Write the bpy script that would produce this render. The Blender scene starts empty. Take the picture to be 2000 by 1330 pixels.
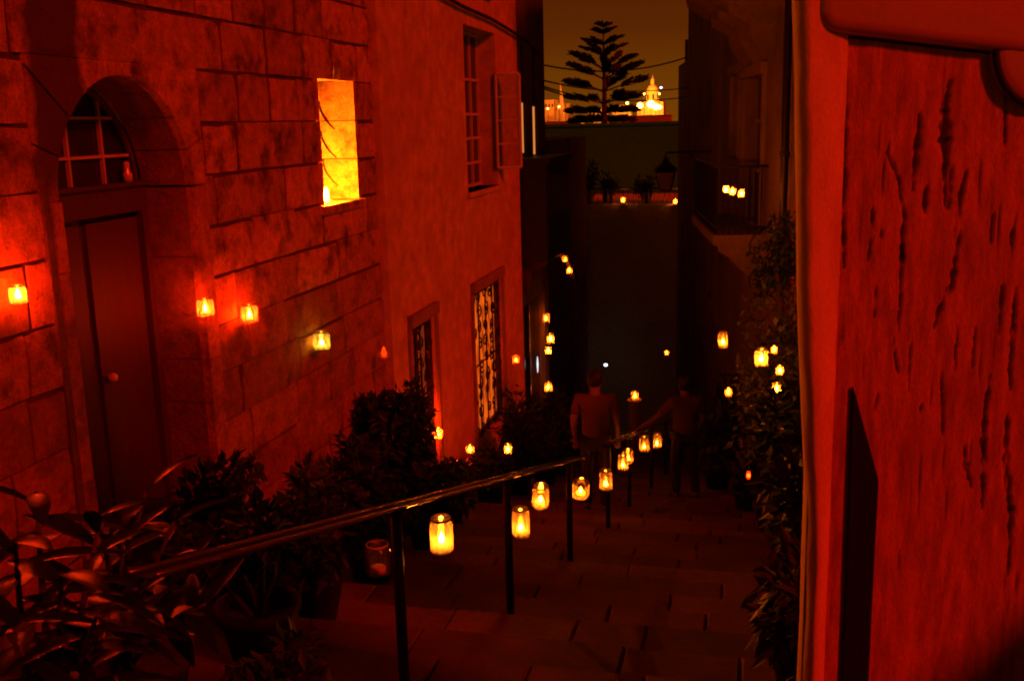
import bpy, bmesh, math, random
import numpy as np
from mathutils import Vector, Matrix, noise

R = math.radians
sc = bpy.context.scene
col = sc.collection
rnd = random.Random(7)

# ------------------------------------------------------------------ camera
CZ = 1.46                       # eye height above the top step
YAW, PITCH, ROLL, FPX = R(13.5), R(12.0), R(-1.5), 2000.0
_f = Vector((-math.sin(YAW)*math.cos(PITCH), math.cos(YAW)*math.cos(PITCH), -math.sin(PITCH)))
_r = Vector((math.cos(YAW), math.sin(YAW), 0)); _u = _r.cross(_f)
_rt = _r*math.cos(ROLL)+_u*math.sin(ROLL); _up = _u*math.cos(ROLL)-_r*math.sin(ROLL)
cd = bpy.data.cameras.new('camera'); cam = bpy.data.objects.new('camera', cd); col.objects.link(cam)
cam.matrix_world = Matrix(((_rt.x, _up.x, -_f.x, 0), (_rt.y, _up.y, -_f.y, 0), (_rt.z, _up.z, -_f.z, CZ), (0, 0, 0, 1)))
cd.sensor_width = 36; cd.lens = 36*FPX/2000; cd.clip_start = .05; cd.clip_end = 9000
cd.dof.use_dof = True; cd.dof.focus_distance = 6.0; cd.dof.aperture_fstop = 8.0
sc.camera = cam

# ------------------------------------------------------------------ night sky, lamp glow, exposure
w = bpy.data.worlds.new('World'); sc.world = w; w.use_nodes = True
nt = w.node_tree; nt.nodes.clear()
out = nt.nodes.new('ShaderNodeOutputWorld'); bg = nt.nodes.new('ShaderNodeBackground')
tc = nt.nodes.new('ShaderNodeTexCoord'); sx = nt.nodes.new('ShaderNodeSeparateXYZ'); rp = nt.nodes.new('ShaderNodeValToRGB')
nt.links.new(tc.outputs['Generated'], sx.inputs[0]); nt.links.new(sx.outputs['Z'], rp.inputs[0])
e = rp.color_ramp.elements
e[0].position = 0.0; e[0].color = (.17, .044, .0012, 1)
e[1].position = 1.0; e[1].color = (.036, .004, .0005, 1)
for p, c in ((.04, (.14, .036, .0010)), (.08, (.10, .019, .0008)), (.13, (.078, .0115, .0006)), (.4, (.05, .006, .0005))):
    q = e.new(p); q.color = (*c, 1)
nt.links.new(rp.outputs[0], bg.inputs[0]); nt.links.new(bg.outputs[0], out.inputs[0]); bg.inputs[1].default_value = 1.0

LDIR = Vector((.74, -.42, .50)).normalized()     # towards the sodium glow up the street, on the right
sl = bpy.data.lights.new('sun', 'SUN'); sun = bpy.data.objects.new('sun', sl); col.objects.link(sun)
sun.rotation_euler = LDIR.to_track_quat('Z', 'Y').to_euler()
sl.energy = 2.0; sl.color = (1.0, .013, .003); sl.angle = R(7)

sc.view_settings.view_transform = 'Standard'; sc.view_settings.look = 'None'
sc.view_settings.exposure = 0; sc.view_settings.gamma = 1; sc.view_settings.use_curve_mapping = False
sc.cycles.use_denoising = True; sc.cycles.max_bounces = 6; sc.cycles.transparent_max_bounces = 12
sc.cycles.sample_clamp_indirect = 3.0; sc.cycles.caustics_reflective = False; sc.cycles.caustics_refractive = False
sc.cycles.filter_width = 1.9

# ------------------------------------------------------------------ helpers
def ray(px, py): return _f + _rt*((px-1000)/FPX) - _up*((py-665)/FPX)
CAM = Vector((0, 0, CZ))
def atX(px, py, X): d = ray(px, py); return CAM + d*(X/d.x)
def atY(px, py, Y): d = ray(px, py); return CAM + d*(Y/d.y)
def atD(px, py, D): return CAM + ray(px, py)*D
def G(y): return -.27*y                         # mean slope of the stepped street
def onplane(px, py, o, n): d = ray(px, py); return CAM + d*((o-CAM).dot(n)/d.dot(n))

def tag(o, label=None, cat=None, group=None, kind=None):
    if label: o['label'] = label
    if cat: o['category'] = cat
    if group: o['group'] = group
    if kind: o['kind'] = kind
    return o
def empty(name, loc=(0, 0, 0), rz=0):
    o = bpy.data.objects.new(name, None); col.objects.link(o); o.location = loc; o.rotation_euler.z = rz
    o.empty_display_size = .05
    return o
def link(name, me, parent=None, loc=None):
    o = bpy.data.objects.new(name, me); col.objects.link(o)
    if loc is not None: o.location = loc
    if parent is not None: o.parent = parent
    return o

class MB:
    def __init__(s, origin=(0, 0, 0)): s.v = []; s.f = []; s.o = Vector(origin)
    def add(s, vs, fs):
        b = len(s.v); s.v += [Vector(p)-s.o for p in vs]; s.f += [[i+b for i in f] for f in fs]; return s
    def quad(s, a, b, c, d): return s.add([a, b, c, d], [(0, 1, 2, 3)])
    def box(s, lo, hi): 
        x0, y0, z0 = lo; x1, y1, z1 = hi
        return s.add([(x0,y0,z0),(x1,y0,z0),(x1,y1,z0),(x0,y1,z0),(x0,y0,z1),(x1,y0,z1),(x1,y1,z1),(x0,y1,z1)],
                     [(3,2,1,0),(4,5,6,7),(0,1,5,4),(1,2,6,5),(2,3,7,6),(3,0,4,7)])
    def obox(s, c, ax, ay, az):
        c, ax, ay, az = map(Vector, (c, ax, ay, az))
        vs = [c+ax*i+ay*j+az*k for k in (-1, 1) for i, j in ((-1,-1),(1,-1),(1,1),(-1,1))]
        return s.add(vs, [(3,2,1,0),(4,5,6,7),(0,1,5,4),(1,2,6,5),(2,3,7,6),(3,0,4,7)])
    def prism(s, poly, d):
        """polygon of 3D points extruded by vector d"""
        d = Vector(d); n = len(poly); vs = [Vector(p) for p in poly]+[Vector(p)+d for p in poly]
        return s.add(vs, [list(range(n))[::-1], list(range(n, 2*n))]+[(i, (i+1) % n, n+(i+1) % n, n+i) for i in range(n)])
    def tube(s, pts, r, k=8, cap=True):
        pts = [Vector(p) for p in pts]; rs = r if hasattr(r, '__len__') else [r]*len(pts)
        vs = []; fs = []; prev = None
        for i, p in enumerate(pts):
            t = (pts[min(i+1, len(pts)-1)]-pts[max(i-1, 0)]).normalized()
            if prev is None:
                a = t.cross(Vector((0, 0, 1)));
                if a.length < 1e-3: a = t.cross(Vector((0, 1, 0)))
            else: a = prev - t*prev.dot(t)
            a.normalize(); prev = a; b = t.cross(a)
            vs += [p+(a*math.cos(2*math.pi*j/k)+b*math.sin(2*math.pi*j/k))*rs[i] for j in range(k)]
        for i in range(len(pts)-1):
            fs += [(i*k+j, i*k+(j+1) % k, (i+1)*k+(j+1) % k, (i+1)*k+j) for j in range(k)]
        if cap: fs += [list(range(k))[::-1], [(len(pts)-1)*k+j for j in range(k)]]
        return s.add(vs, fs)
    def lathe(s, prof, c=(0, 0, 0), k=20):
        c = Vector(c); vs = []; fs = []
        for (r, z) in prof: vs += [c+Vector((r*math.cos(2*math.pi*j/k), r*math.sin(2*math.pi*j/k), z)) for j in range(k)]
        for i in range(len(prof)-1):
            fs += [(i*k+j, i*k+(j+1) % k, (i+1)*k+(j+1) % k, (i+1)*k+j) for j in range(k)]
        return s.add(vs, fs)
    def mesh(s, name, m, smooth=False):
        me = bpy.data.meshes.new(name); me.from_pydata([tuple(p) for p in s.v], [], s.f)
        bm = bmesh.new(); bm.from_mesh(me); bmesh.ops.recalc_face_normals(bm, faces=bm.faces); bm.to_mesh(me); bm.free()
        if m: me.materials.append(m)
        if smooth:
            for p in me.polygons: p.use_smooth = True
        return me
    def build(s, name, m, parent=None, smooth=False):
        o = link(name, s.mesh(name, m, smooth), parent)
        o.location = s.o - (parent_origin(parent) if parent else Vector())
        return o
def parent_origin(p):
    v = Vector()
    while p is not None: v += p.location; p = p.parent
    return v

# ------------------------------------------------------------------ materials
def mat(name, base, rough=.85, var=.25, vscale=4., fine=40., bump=0., bdist=.01, metallic=0., spec=.3, dark=None, dscale=1.2, dlo=.5, dhi=.65, stretch=(1, 1, 1)):
    m = bpy.data.materials.new(name); m.use_nodes = True; t = m.node_tree; b = t.nodes['Principled BSDF']
    b.inputs['Roughness'].default_value = rough; b.inputs['Metallic'].default_value = metallic
    b.inputs['Specular IOR Level'].default_value = spec
    g = t.nodes.new('ShaderNodeNewGeometry'); mp = t.nodes.new('ShaderNodeMapping'); mp.inputs['Scale'].default_value = stretch
    t.links.new(g.outputs['Position'], mp.inputs['Vector'])
    def nz(scale, det=6, r=.6):
        n = t.nodes.new('ShaderNodeTexNoise'); n.inputs['Scale'].default_value = scale; n.inputs['Detail'].default_value = det
        n.inputs['Roughness'].default_value = r; t.links.new(mp.outputs[0], n.inputs['Vector']); return n
    n1 = nz(vscale); n2 = nz(fine, 5, .7)
    ad = t.nodes.new('ShaderNodeMath'); ad.operation = 'ADD'; t.links.new(n1.outputs['Fac'], ad.inputs[0]); t.links.new(n2.outputs['Fac'], ad.inputs[1])
    mr = t.nodes.new('ShaderNodeMapRange'); mr.inputs[1].default_value = .65; mr.inputs[2].default_value = 1.35
    mr.inputs[3].default_value = 1-var; mr.inputs[4].default_value = 1+var; t.links.new(ad.outputs[0], mr.inputs[0])
    mx = t.nodes.new('ShaderNodeVectorMath'); mx.operation = 'SCALE'; mx.inputs[0].default_value = base; t.links.new(mr.outputs[0], mx.inputs['Scale'])
    c = mx.outputs[0]
    if dark:
        n3 = nz(dscale, 8, .65); q = t.nodes.new('ShaderNodeMapRange'); q.inputs[1].default_value = dlo; q.inputs[2].default_value = dhi
        t.links.new(n3.outputs['Fac'], q.inputs[0])
        mm = t.nodes.new('ShaderNodeMix'); mm.data_type = 'RGBA'; t.links.new(q.outputs[0], mm.inputs['Factor'])
        t.links.new(c, mm.inputs['A']); mm.inputs['B'].default_value = (*dark, 1); c = mm.outputs['Result']
    t.links.new(c, b.inputs['Base Color'])
    if bump:
        bp = t.nodes.new('ShaderNodeBump'); bp.inputs['Strength'].default_value = bump; bp.inputs['Distance'].default_value = bdist
        t.links.new(ad.outputs[0], bp.inputs['Height']); t.links.new(bp.outputs[0], b.inputs['Normal'])
    return m
def per_piece(m, lo, hi):
    t = m.node_tree; b = t.nodes['Principled BSDF']; l = b.inputs['Base Color'].links[0].from_socket
    oi = t.nodes.new('ShaderNodeObjectInfo'); mr = t.nodes.new('ShaderNodeMapRange'); mr.inputs[3].default_value = lo; mr.inputs[4].default_value = hi
    t.links.new(oi.outputs['Random'], mr.inputs[0]); v = t.nodes.new('ShaderNodeVectorMath'); v.operation = 'SCALE'
    t.links.new(l, v.inputs[0]); t.links.new(mr.outputs[0], v.inputs['Scale']); t.links.new(v.outputs[0], b.inputs['Base Color'])
def emat(name, c, s, base=(.1, .1, .1)):
    m = bpy.data.materials.new(name); m.use_nodes = True; b = m.node_tree.nodes['Principled BSDF']
    b.inputs['Base Color'].default_value = (*base, 1)
    b.inputs['Emission Color'].default_value = (*c, 1); b.inputs['Emission Strength'].default_value = s
    return m
M = {}
M['stone'] = mat('limestone', (.46, .23, .13), .95, .6, 10., 55., 1., .02, dark=(.10, .045, .035), dscale=3.4, dlo=.5, dhi=.66)
M['stone_low'] = mat('eroded_limestone', (.31, .14, .085), .95, .5, 9., 34., 1., .022, dark=(.12, .06, .045), dscale=4., dlo=.5, dhi=.68)
def dark_band(m):  # darkens a noisy-edged vertical band high on the wall
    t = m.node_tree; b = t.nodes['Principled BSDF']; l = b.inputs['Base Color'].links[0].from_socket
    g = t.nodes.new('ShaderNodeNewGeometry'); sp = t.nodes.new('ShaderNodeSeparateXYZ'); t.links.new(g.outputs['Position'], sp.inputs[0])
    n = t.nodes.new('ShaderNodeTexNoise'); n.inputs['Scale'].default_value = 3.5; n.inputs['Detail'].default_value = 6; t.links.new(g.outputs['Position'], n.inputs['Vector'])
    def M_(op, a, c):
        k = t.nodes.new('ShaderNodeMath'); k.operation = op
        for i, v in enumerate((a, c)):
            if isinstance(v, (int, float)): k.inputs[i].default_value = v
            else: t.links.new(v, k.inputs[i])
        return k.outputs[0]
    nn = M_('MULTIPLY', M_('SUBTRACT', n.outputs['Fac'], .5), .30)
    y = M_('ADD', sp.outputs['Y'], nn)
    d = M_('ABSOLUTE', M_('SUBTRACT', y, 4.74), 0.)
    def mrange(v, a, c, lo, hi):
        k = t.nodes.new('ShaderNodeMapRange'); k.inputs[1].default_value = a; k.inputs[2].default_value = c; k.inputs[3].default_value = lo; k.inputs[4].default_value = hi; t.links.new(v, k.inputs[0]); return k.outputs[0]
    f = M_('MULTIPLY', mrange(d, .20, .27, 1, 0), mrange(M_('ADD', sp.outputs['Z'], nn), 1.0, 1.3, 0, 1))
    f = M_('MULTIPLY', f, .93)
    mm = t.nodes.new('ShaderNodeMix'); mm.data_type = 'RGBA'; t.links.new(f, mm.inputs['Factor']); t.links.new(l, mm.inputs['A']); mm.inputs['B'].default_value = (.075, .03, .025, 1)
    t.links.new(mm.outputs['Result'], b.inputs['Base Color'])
dark_band(M['stone'])
M['reveal'] = mat('shade_dark_limestone', (.16, .07, .05), .95, .5, 8., 40., .9, .02)  # shade inside the door reveal put into the stone colour
M['joint_shade'] = mat('joint_shade_stone', (.10, .06, .04), .95, .5, 5., 30., .8, .02)  # dark tone for the strip drawn as a deep joint's shade
M['mortar'] = mat('dark_open_joint', (.085, .038, .028), 1., .4, 4., 30., .8, .02)
M['plaster'] = mat('house_plaster', (.46, .30, .18), .9, .5, 5.0, 62., .8, .010, dark=(.34, .20, .12), dscale=.8, dlo=.45, dhi=.75)
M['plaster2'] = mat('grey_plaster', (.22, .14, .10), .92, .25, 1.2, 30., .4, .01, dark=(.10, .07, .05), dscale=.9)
M['endwall'] = mat('far_rendered_wall', (.03, .34, .14), .95, .3, .6, 8., .4, .03)
M['terracewall'] = mat('green_limewash', (.55, .62, .34), .95, .3, .6, 8., .4, .03)
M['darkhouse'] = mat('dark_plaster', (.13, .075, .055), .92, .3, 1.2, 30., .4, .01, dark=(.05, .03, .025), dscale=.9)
M['darkpaint'] = mat('dark_green_paint', (.012, .03, .018), .5, .2, 3., 30.)
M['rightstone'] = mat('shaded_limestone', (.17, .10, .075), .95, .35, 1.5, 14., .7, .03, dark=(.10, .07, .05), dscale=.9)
M['wood'] = mat('dark_door_wood', (.055, .018, .014), .6, .25, 3., 20., .2, .004, stretch=(6, 6, .5))
M['woodlite'] = mat('painted_wood', (.28, .17, .12), .6, .2, 3., 30., .2, .003)
M['muntin'] = mat('glazing_bar_paint', (.42, .34, .28), .5, .15, 4., 30.)
M['glass'] = mat('dark_window_glass', (.02, .018, .016), .12, .2, 2., 9., .15, .004, spec=.6)
M['iron'] = mat('black_iron', (.025, .02, .02), .42, .3, 8., 60., .15, .002, metallic=.6)
M['rail'] = mat('handrail_steel', (.20, .15, .13), .16, .1, 6., 60., metallic=.85)
M['cable'] = mat('black_rubber', (.012, .012, .012), .7)
M['slab'] = mat('paving_limestone', (.14, .045, .038), .8, .35, 3., 25., .5, .012, dark=(.09, .04, .033), dscale=1.6)
M['joint'] = mat('paving_joint_earth', (.05, .025, .02), 1., .3)
M['earth'] = mat('dark_earth', (.05, .04, .03), 1., .3, .5, 4.)
M['terra'] = mat('terracotta_pot', (.022, .010, .009), .85, .3, 4., 30., .3, .004)
M['leaf'] = mat('dark_leaf', (.012, .035, .012), .55, .4, 6., 30., spec=.25)
M['leafbig'] = mat('glossy_leaf', (.008, .028, .010), .36, .35, 8., 30., .3, .004, spec=.32)
M['leafpale'] = mat('pale_leaf', (.04, .05, .022), .5, .5, 6., 30., spec=.4)
M['bark'] = mat('bark', (.07, .05, .035), .95, .4, 6., 30., .6, .01)
M['pine'] = mat('pine_needles', (.03, .045, .02), .8, .4, 1., 6.)
M['wax'] = mat('candle_wax', (.75, .62, .4), .5, .05)
M['rim'] = mat('jar_rim_glass', (.5, .45, .4), .15, .05, spec=.8)
M['skin'] = mat('skin', (.18, .09, .07), .6, .1)
M['hair'] = mat('dark_hair', (.008, .006, .005), .6, .3, 30., 80.)
M['shirt'] = mat('pale_shirt', (.09, .04, .03), .9, .12, 8., 60., .3, .01)
M['shirt_d'] = mat('dark_shirt', (.10, .06, .06), .9, .12, 8., 60., .3, .01)
M['cloth'] = mat('dark_trousers', (.03, .03, .045), .9, .15)
M['shoe'] = mat('shoe_leather', (.03, .02, .018), .5, .1)
M['drape'] = mat('green_cloth', (.10, .12, .05), .9, .2)
M['lampglass'] = mat('lantern_glass', (.22, .16, .13), .3, .2, spec=.5)
M['enamel'] = mat('red_enamel', (.38, .18, .12), .26, .12, 3., 50., .08, .002, spec=.6)
M['board'] = mat('tarred_board', (.006, .005, .005), .6, .5, 3., 40., .8, .006, stretch=(8, 8, .6))
M['jamb'] = mat('pale_jamb_plaster', (.74, .50, .30), .9, .28, 5., 110., .7, .004, dark=(.48, .27, .16), dscale=4.5, dlo=.52, dhi=.75, stretch=(1.6, 1.6, .6))
M['sea'] = mat('dark_sea', (.01, .012, .012), .15, .2, .05, .5)
M['farstone'] = mat('floodlit_limestone', (.5, .38, .2), .95, .25, .12, 1.2)
per_piece(M['stone'], .72, 1.15); per_piece(M['stone_low'], .75, 1.1); per_piece(M['slab'], .6, 1.25)
M['litpane'] = emat('lit_curtained_pane', (1., .13, .006), .85)
def mottle(m, c2, scale):
    t = m.node_tree; b = t.nodes['Principled BSDF']; g = t.nodes.new('ShaderNodeNewGeometry'); n = t.nodes.new('ShaderNodeTexNoise'); n.inputs['Scale'].default_value = scale; n.inputs['Detail'].default_value = 5
    mp = t.nodes.new('ShaderNodeMapping'); mp.inputs['Scale'].default_value = (1, 2.2, .7); t.links.new(g.outputs['Position'], mp.inputs[0]); t.links.new(mp.outputs[0], n.inputs['Vector'])
    r = t.nodes.new('ShaderNodeMapRange'); r.inputs[1].default_value = .42; r.inputs[2].default_value = .58; t.links.new(n.outputs['Fac'], r.inputs[0])
    mm = t.nodes.new('ShaderNodeMix'); mm.data_type = 'RGBA'; t.links.new(r.outputs[0], mm.inputs['Factor']); mm.inputs['A'].default_value = b.inputs['Emission Color'].default_value; mm.inputs['B'].default_value = (*c2, 1)
    t.links.new(mm.outputs['Result'], b.inputs['Emission Color'])
mottle(M['litpane'], (.30, .03, .003), 5.)
M['dimpane'] = emat('dimly_lit_pane', (1., .10, .02), .14)
M['glintpane'] = emat('glowing_glint_pane', (1., .30, .06), .75)  # reflections on the tall windows, given as a glow
M['led'] = emat('white_led', (.75, .85, 1.), 3.)
M['glint_white'] = emat('white_glass_glint', (.8, .88, 1.), 1.1)  # glow for the white reflections in the shop glass
FL = {'amber': (1., .16, .006), 'red': (1., .028, .001), 'yellow': (1., .50, .03), 'orange': (1., .13, .004), 'niche': (1., .17, .003)}
def flame_mat(key, s):
    n = 'flame_%s_%d' % (key, int(s))
    return bpy.data.materials.get(n) or emat(n, FL[key], s)
def jar_glass(name, tint, frost, clear):
    m = bpy.data.materials.new(name); m.use_nodes = True; t = m.node_tree; t.nodes.clear()
    o = t.nodes.new('ShaderNodeOutputMaterial'); tr = t.nodes.new('ShaderNodeBsdfTransparent'); tr.inputs[0].default_value = (*tint, 1)
    tl = t.nodes.new('ShaderNodeBsdfTranslucent'); tl.inputs[0].default_value = (*frost, 1)
    gl = t.nodes.new('ShaderNodeBsdfGlossy'); gl.inputs['Roughness'].default_value = .12
    fr = t.nodes.new('ShaderNodeFresnel'); fr.inputs[0].default_value = 1.45
    a = t.nodes.new('ShaderNodeMixShader'); a.inputs[0].default_value = 1-clear
    nz = t.nodes.new('ShaderNodeTexNoise'); nz.inputs['Scale'].default_value = 28; tc = t.nodes.new('ShaderNodeTexCoord'); t.links.new(tc.outputs['Object'], nz.inputs['Vector'])
    mr = t.nodes.new('ShaderNodeMapRange'); mr.inputs[1].default_value = .3; mr.inputs[2].default_value = .7; mr.inputs[3].default_value = (1-clear)*.5; mr.inputs[4].default_value = min(1, (1-clear)*1.6)
    t.links.new(nz.outputs['Fac'], mr.inputs[0]); t.links.new(mr.outputs[0], a.inputs[0])
    b = t.nodes.new('ShaderNodeMixShader')
    t.links.new(tr.outputs[0], a.inputs[1]); t.links.new(tl.outputs[0], a.inputs[2]); t.links.new(fr.outputs[0], b.inputs[0])
    t.links.new(a.outputs[0], b.inputs[1]); t.links.new(gl.outputs[0], b.inputs[2]); t.links.new(b.outputs[0], o.inputs[0])
    return m
M['jar'] = jar_glass('frosted_jar_glass', (.97, .95, .9), (.9, .85, .7), .80)
M['jar_clear'] = jar_glass('clear_jar_glass', (.95, .93, .9), (.6, .55, .5), .88)

# ================================================================== SETTING
# ground, sea
g = MB().add([(-70, -15, -11.2), (70, -15, -11.2), (70, 75, -11.2), (-70, 75, -11.2)], [(0, 1, 2, 3)]).build('ground', M['earth']); tag(g, kind='structure')
g = MB().add([(-4000, 60, -26), (4000, 60, -26), (4000, 8000, -26), (-4000, 8000, -26)], [(0, 1, 2, 3)]).build('sea', M['sea']); tag(g, kind='structure')

# stepped street: bedding + individual slabs
TR, RI = .5, .135
mb = MB()
for i in range(-5, 62):
    mb.box((-3.6, i*TR, -RI*i-.07-.9), (1.1, i*TR+TR, -RI*i-.07-.035))
steps = mb.build('street_steps', M['joint']); tag(steps, kind='structure')
farslabs = MB()
for i in range(-4, 60):
    x = -3.5 - rnd.random()*.3; y0, y1 = i*TR+.004, i*TR+TR-.004+.02; zt = -RI*i-.07
    while x < 1.0:
        wd = rnd.choice((.45, .6, .75, .9, 1.1))*rnd.uniform(.9, 1.1); x1 = min(x+wd, 1.08)
        j = lambda a=.006: rnd.uniform(-a, a)
        gp = rnd.choice((.002, .003, .006)); b = .012
        z0 = zt-.12; dz = j(.008)
        A, B = max(x, -3.55)+gp, x1-gp
        if B-A > .1:
            top = [(A+b, y0+b, zt+dz+j(.004)), (B-b, y0+b, zt+dz+j(.004)), (B-b, y1-b-.012, zt+dz+j(.004)), (A+b, y1-b-.012, zt+dz+j(.004))]
            mid = [(A+j(), y0, zt+dz-b), (B+j(), y0, zt+dz-b), (B+j(), y1+j(), zt+dz-b*1.4), (A+j(), y1+j(), zt+dz-b*1.4)]
            bot = [(A, y0, z0), (B, y0, z0), (B, y1-.01, z0), (A, y1-.01, z0)]
            vs = top+mid+bot; fs = [(0, 1, 2, 3)]
            for k in range(4):
                n = (k+1) % 4; fs += [(k, 4+k, 4+n, n), (4+k, 8+k, 8+n, 4+n)]
            if 3 <= i < 34:
                MB(((A+B)/2, (y0+y1)/2, zt)).add(vs, fs).build('paving_slab', M['slab'], steps)
            else: farslabs.add(vs, fs)
        x = x1
o = farslabs.build('paving_slabs_beyond', M['slab'], steps); tag(o, kind='stuff')

# ------------------------------------------------------------------ wall helpers
class Plane:
    """vertical facade: u runs along it, n points to the street"""
    def __init__(s, o, u, n): s.o, s.u, s.n = Vector(o), Vector(u).normalized(), Vector(n).normalized()
    def p(s, u, z, off=0): return s.o + s.u*u + s.n*off + Vector((0, 0, z))
    def hit(s, px, py, off=0):
        q = onplane(px, py, s.o+s.n*off, s.n); d = q-s.o; return d.dot(s.u), q.z
    def slab(s, mb, u0, u1, z0, z1, o0, o1):
        a = [s.p(u, z, o0) for u, z in ((u0, z0), (u1, z0), (u1, z1), (u0, z1))]
        return mb.prism(a, s.n*(o1-o0))
def wall_sheet(pl, u0, u1, z0, z1, opens, depth, thick, zfun=None):
    """front with rectangular openings, their reveals, and side, top and back faces"""
    mb = MB(pl.p(u0, z0)); us = sorted({u0, u1, *[o[0] for o in opens], *[o[1] for o in opens]}); zs = sorted({z0, z1, *[o[2] for o in opens], *[o[3] for o in opens]})
    for a, b in zip(us, us[1:]):
        for c, d in zip(zs, zs[1:]):
            um, zm = (a+b)/2, (c+d)/2
            if any(o[0] < um < o[1] and o[2] < zm < o[3] for o in opens): continue
            mb.quad(pl.p(a, c), pl.p(b, c), pl.p(b, d), pl.p(a, d))
    for (a, b, c, d) in opens:
        for (p, q) in (((a, c), (a, d)), ((a, d), (b, d)), ((b, d), (b, c)), ((b, c), (a, c))):
            mb.quad(pl.p(*p), pl.p(*q), pl.p(*q, -depth), pl.p(*p, -depth))
    mb.quad(pl.p(u0, z0), pl.p(u0, z1), pl.p(u0, z1, -thick), pl.p(u0, z0, -thick))
    mb.quad(pl.p(u1, z0), pl.p(u1, z1), pl.p(u1, z1, -thick), pl.p(u1, z0, -thick))
    mb.quad(pl.p(u0, z1), pl.p(u1, z1), pl.p(u1, z1, -thick), pl.p(u0, z1, -thick))
    mb.quad(pl.p(u0, z0, -thick), pl.p(u1, z0, -thick), pl.p(u1, z1, -thick), pl.p(u0, z1, -thick))
    return mb

# ================================================================== STONE HOUSE (left)
PL = Plane((-3.5, 0, 0), (0, 1, 0), (1, 0, 0))
UE = 9.27
sh = empty('stone_house', (-3.5, 4.5, -1.2)); tag(sh, 'old limestone block house with arched door and glowing slit window, at left', 'house')
DU0, DU1, DSP, DRC, DRR = 4.65, 5.97, 1.12, 5.31, .66      # door opening, springing, arch centre, radius
NU0, NU1, NZ0, NZ1 = 8.0, 8.78, .82, 1.86                   # slit window
RD = .37
# backing (mortar) behind the stones, split round the openings
bk = MB((-3.5, 4.5, 0)); T0, T1 = -.020, -.5
for (a, b, c, d) in ((1.2, DU0-.05, -3.2, 4.2), (DU1+.05, NU0-.03, -3.2, 4.2), (DU0-.05, DU1+.05, 1.83, 4.2), (NU0-.03, NU1+.03, -3.2, NZ0-.05), (NU0-.03, NU1+.03, NZ1+.04, 4.2), (NU1+.03, UE, -3.2, 4.2)):
    PL.slab(bk, a, b, c, d, T1, T0)
bk.build('wall_core', M['mortar'], sh)
def stone_block(u0, u1, z0, z1, gaps, m, bulge=.006, rough=.006):
    gl, gr, gb, gt = gaps; nu, nz = 4, 3
    U = [u0+gl+(u1-gr-u0-gl)*i/nu for i in range(nu+1)]; Z = [z0+gb+(z1-gt-z0-gb)*i/nz for i in range(nz+1)]
    c = PL.p((u0+u1)/2, (z0+z1)/2); mb = MB(c); off = rnd.uniform(-.007, .007); vs = []; fs = []
    for k, z in enumerate(Z):
        for i, u in enumerate(U):
            edge = i in (0, nu) or k in (0, nz); corner = i in (0, nu) and k in (0, nz)
            h = off+rough*noise.noise(Vector((u*5, z*5, 3)))*2 - (bulge if edge else 0) - (bulge if corner else 0)
            ju = rnd.uniform(-.012, .012) if edge else 0; jz = rnd.uniform(-.013, .013) if edge else 0
            vs.append(PL.p(u+(abs(ju) if i == 0 else -abs(ju) if i == nu else 0)*(1.3 if gl > .01 and i == 0 else .3), z+(-abs(jz) if k == nz else abs(jz) if k == 0 else 0)*(1.2 if gt > .008 and k == nz else .3), h))
    W = nu+1
    for k in range(nz):
        for i in range(nu): fs.append((k*W+i, k*W+i+1, (k+1)*W+i+1, (k+1)*W+i))
    ring = [i for i in range(W)]+[k*W+nu for k in range(1, nz+1)]+[nz*W+i for i in range(nu-1, -1, -1)]+[k*W for k in range(nz-1, 0, -1)]
    base = len(vs); vs += [vs[i]+Vector((-.12, 0, 0)) for i in ring]; n = len(ring)
    for i in range(n): fs.append((ring[i], ring[(i+1) % n], base+(i+1) % n, base+i))
    mb.add(vs, fs); mb.build('stone', m, sh)
zl = [1.85+.335*k for k in range(7, 0, -1)]+[1.85-.335*k for k in range(0, 16)]
for zi in range(len(zl)-1):
    zt, zb = zl[zi], zl[zi+1]
    u = 1.4+rnd.random()*.5
    cuts = []
    low = zt < .2
    spans = []
    if zb < 1.12-.02: spans += [(1.2, DU0), (DU1, UE)]
    elif zb < 1.80: spans += [(1.2, 4.50), (6.12, UE)]
    else: spans += [(1.2, UE)]
    if zb < NZ1-.05 and zt > NZ0+.05:
        a, b = spans.pop(); spans += [(a, NU0), (NU1, b)]
    for a, b in spans:
        u = a
        first = True
        while u < b-.01:
            L = rnd.choice((.5, .62, .75, .9, 1.05))*rnd.uniform(.9, 1.1)
            if first and (zi % 2): L *= .55
            first = False
            if b-(u+L) < .28: L = b-u
            z0, z1 = zb, zt
            ri = lambda p: rnd.choice((.010, .015, .022)) if rnd.random() < p else rnd.uniform(.003, .007)
            gaps = (rnd.choice((.022, .03, .04)) if rnd.random() < (.72 if not low else .15) else rnd.uniform(.006, .014), .001, .001, ri(.78 if not low else .3))
            m = M['stone_low'] if low else M['stone']
            if u+L/2 > 4.4 and u+L/2 < 5.1 and u < 4.9 and zb > 1.4: m = M['stone']
            if z1 > -.27*(u+L)-.5: stone_block(u, u+L, z0, z1, gaps, m)
            u += L
mb = MB(PL.p(4.5, 0)); PL.slab(mb, 4.505, 4.555, -1.3, 1.18, -.03, .012); mb.build('joint_shade_strip', M['joint_shade'], sh)  # shade of a deep joint put in as a dark strip
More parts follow.
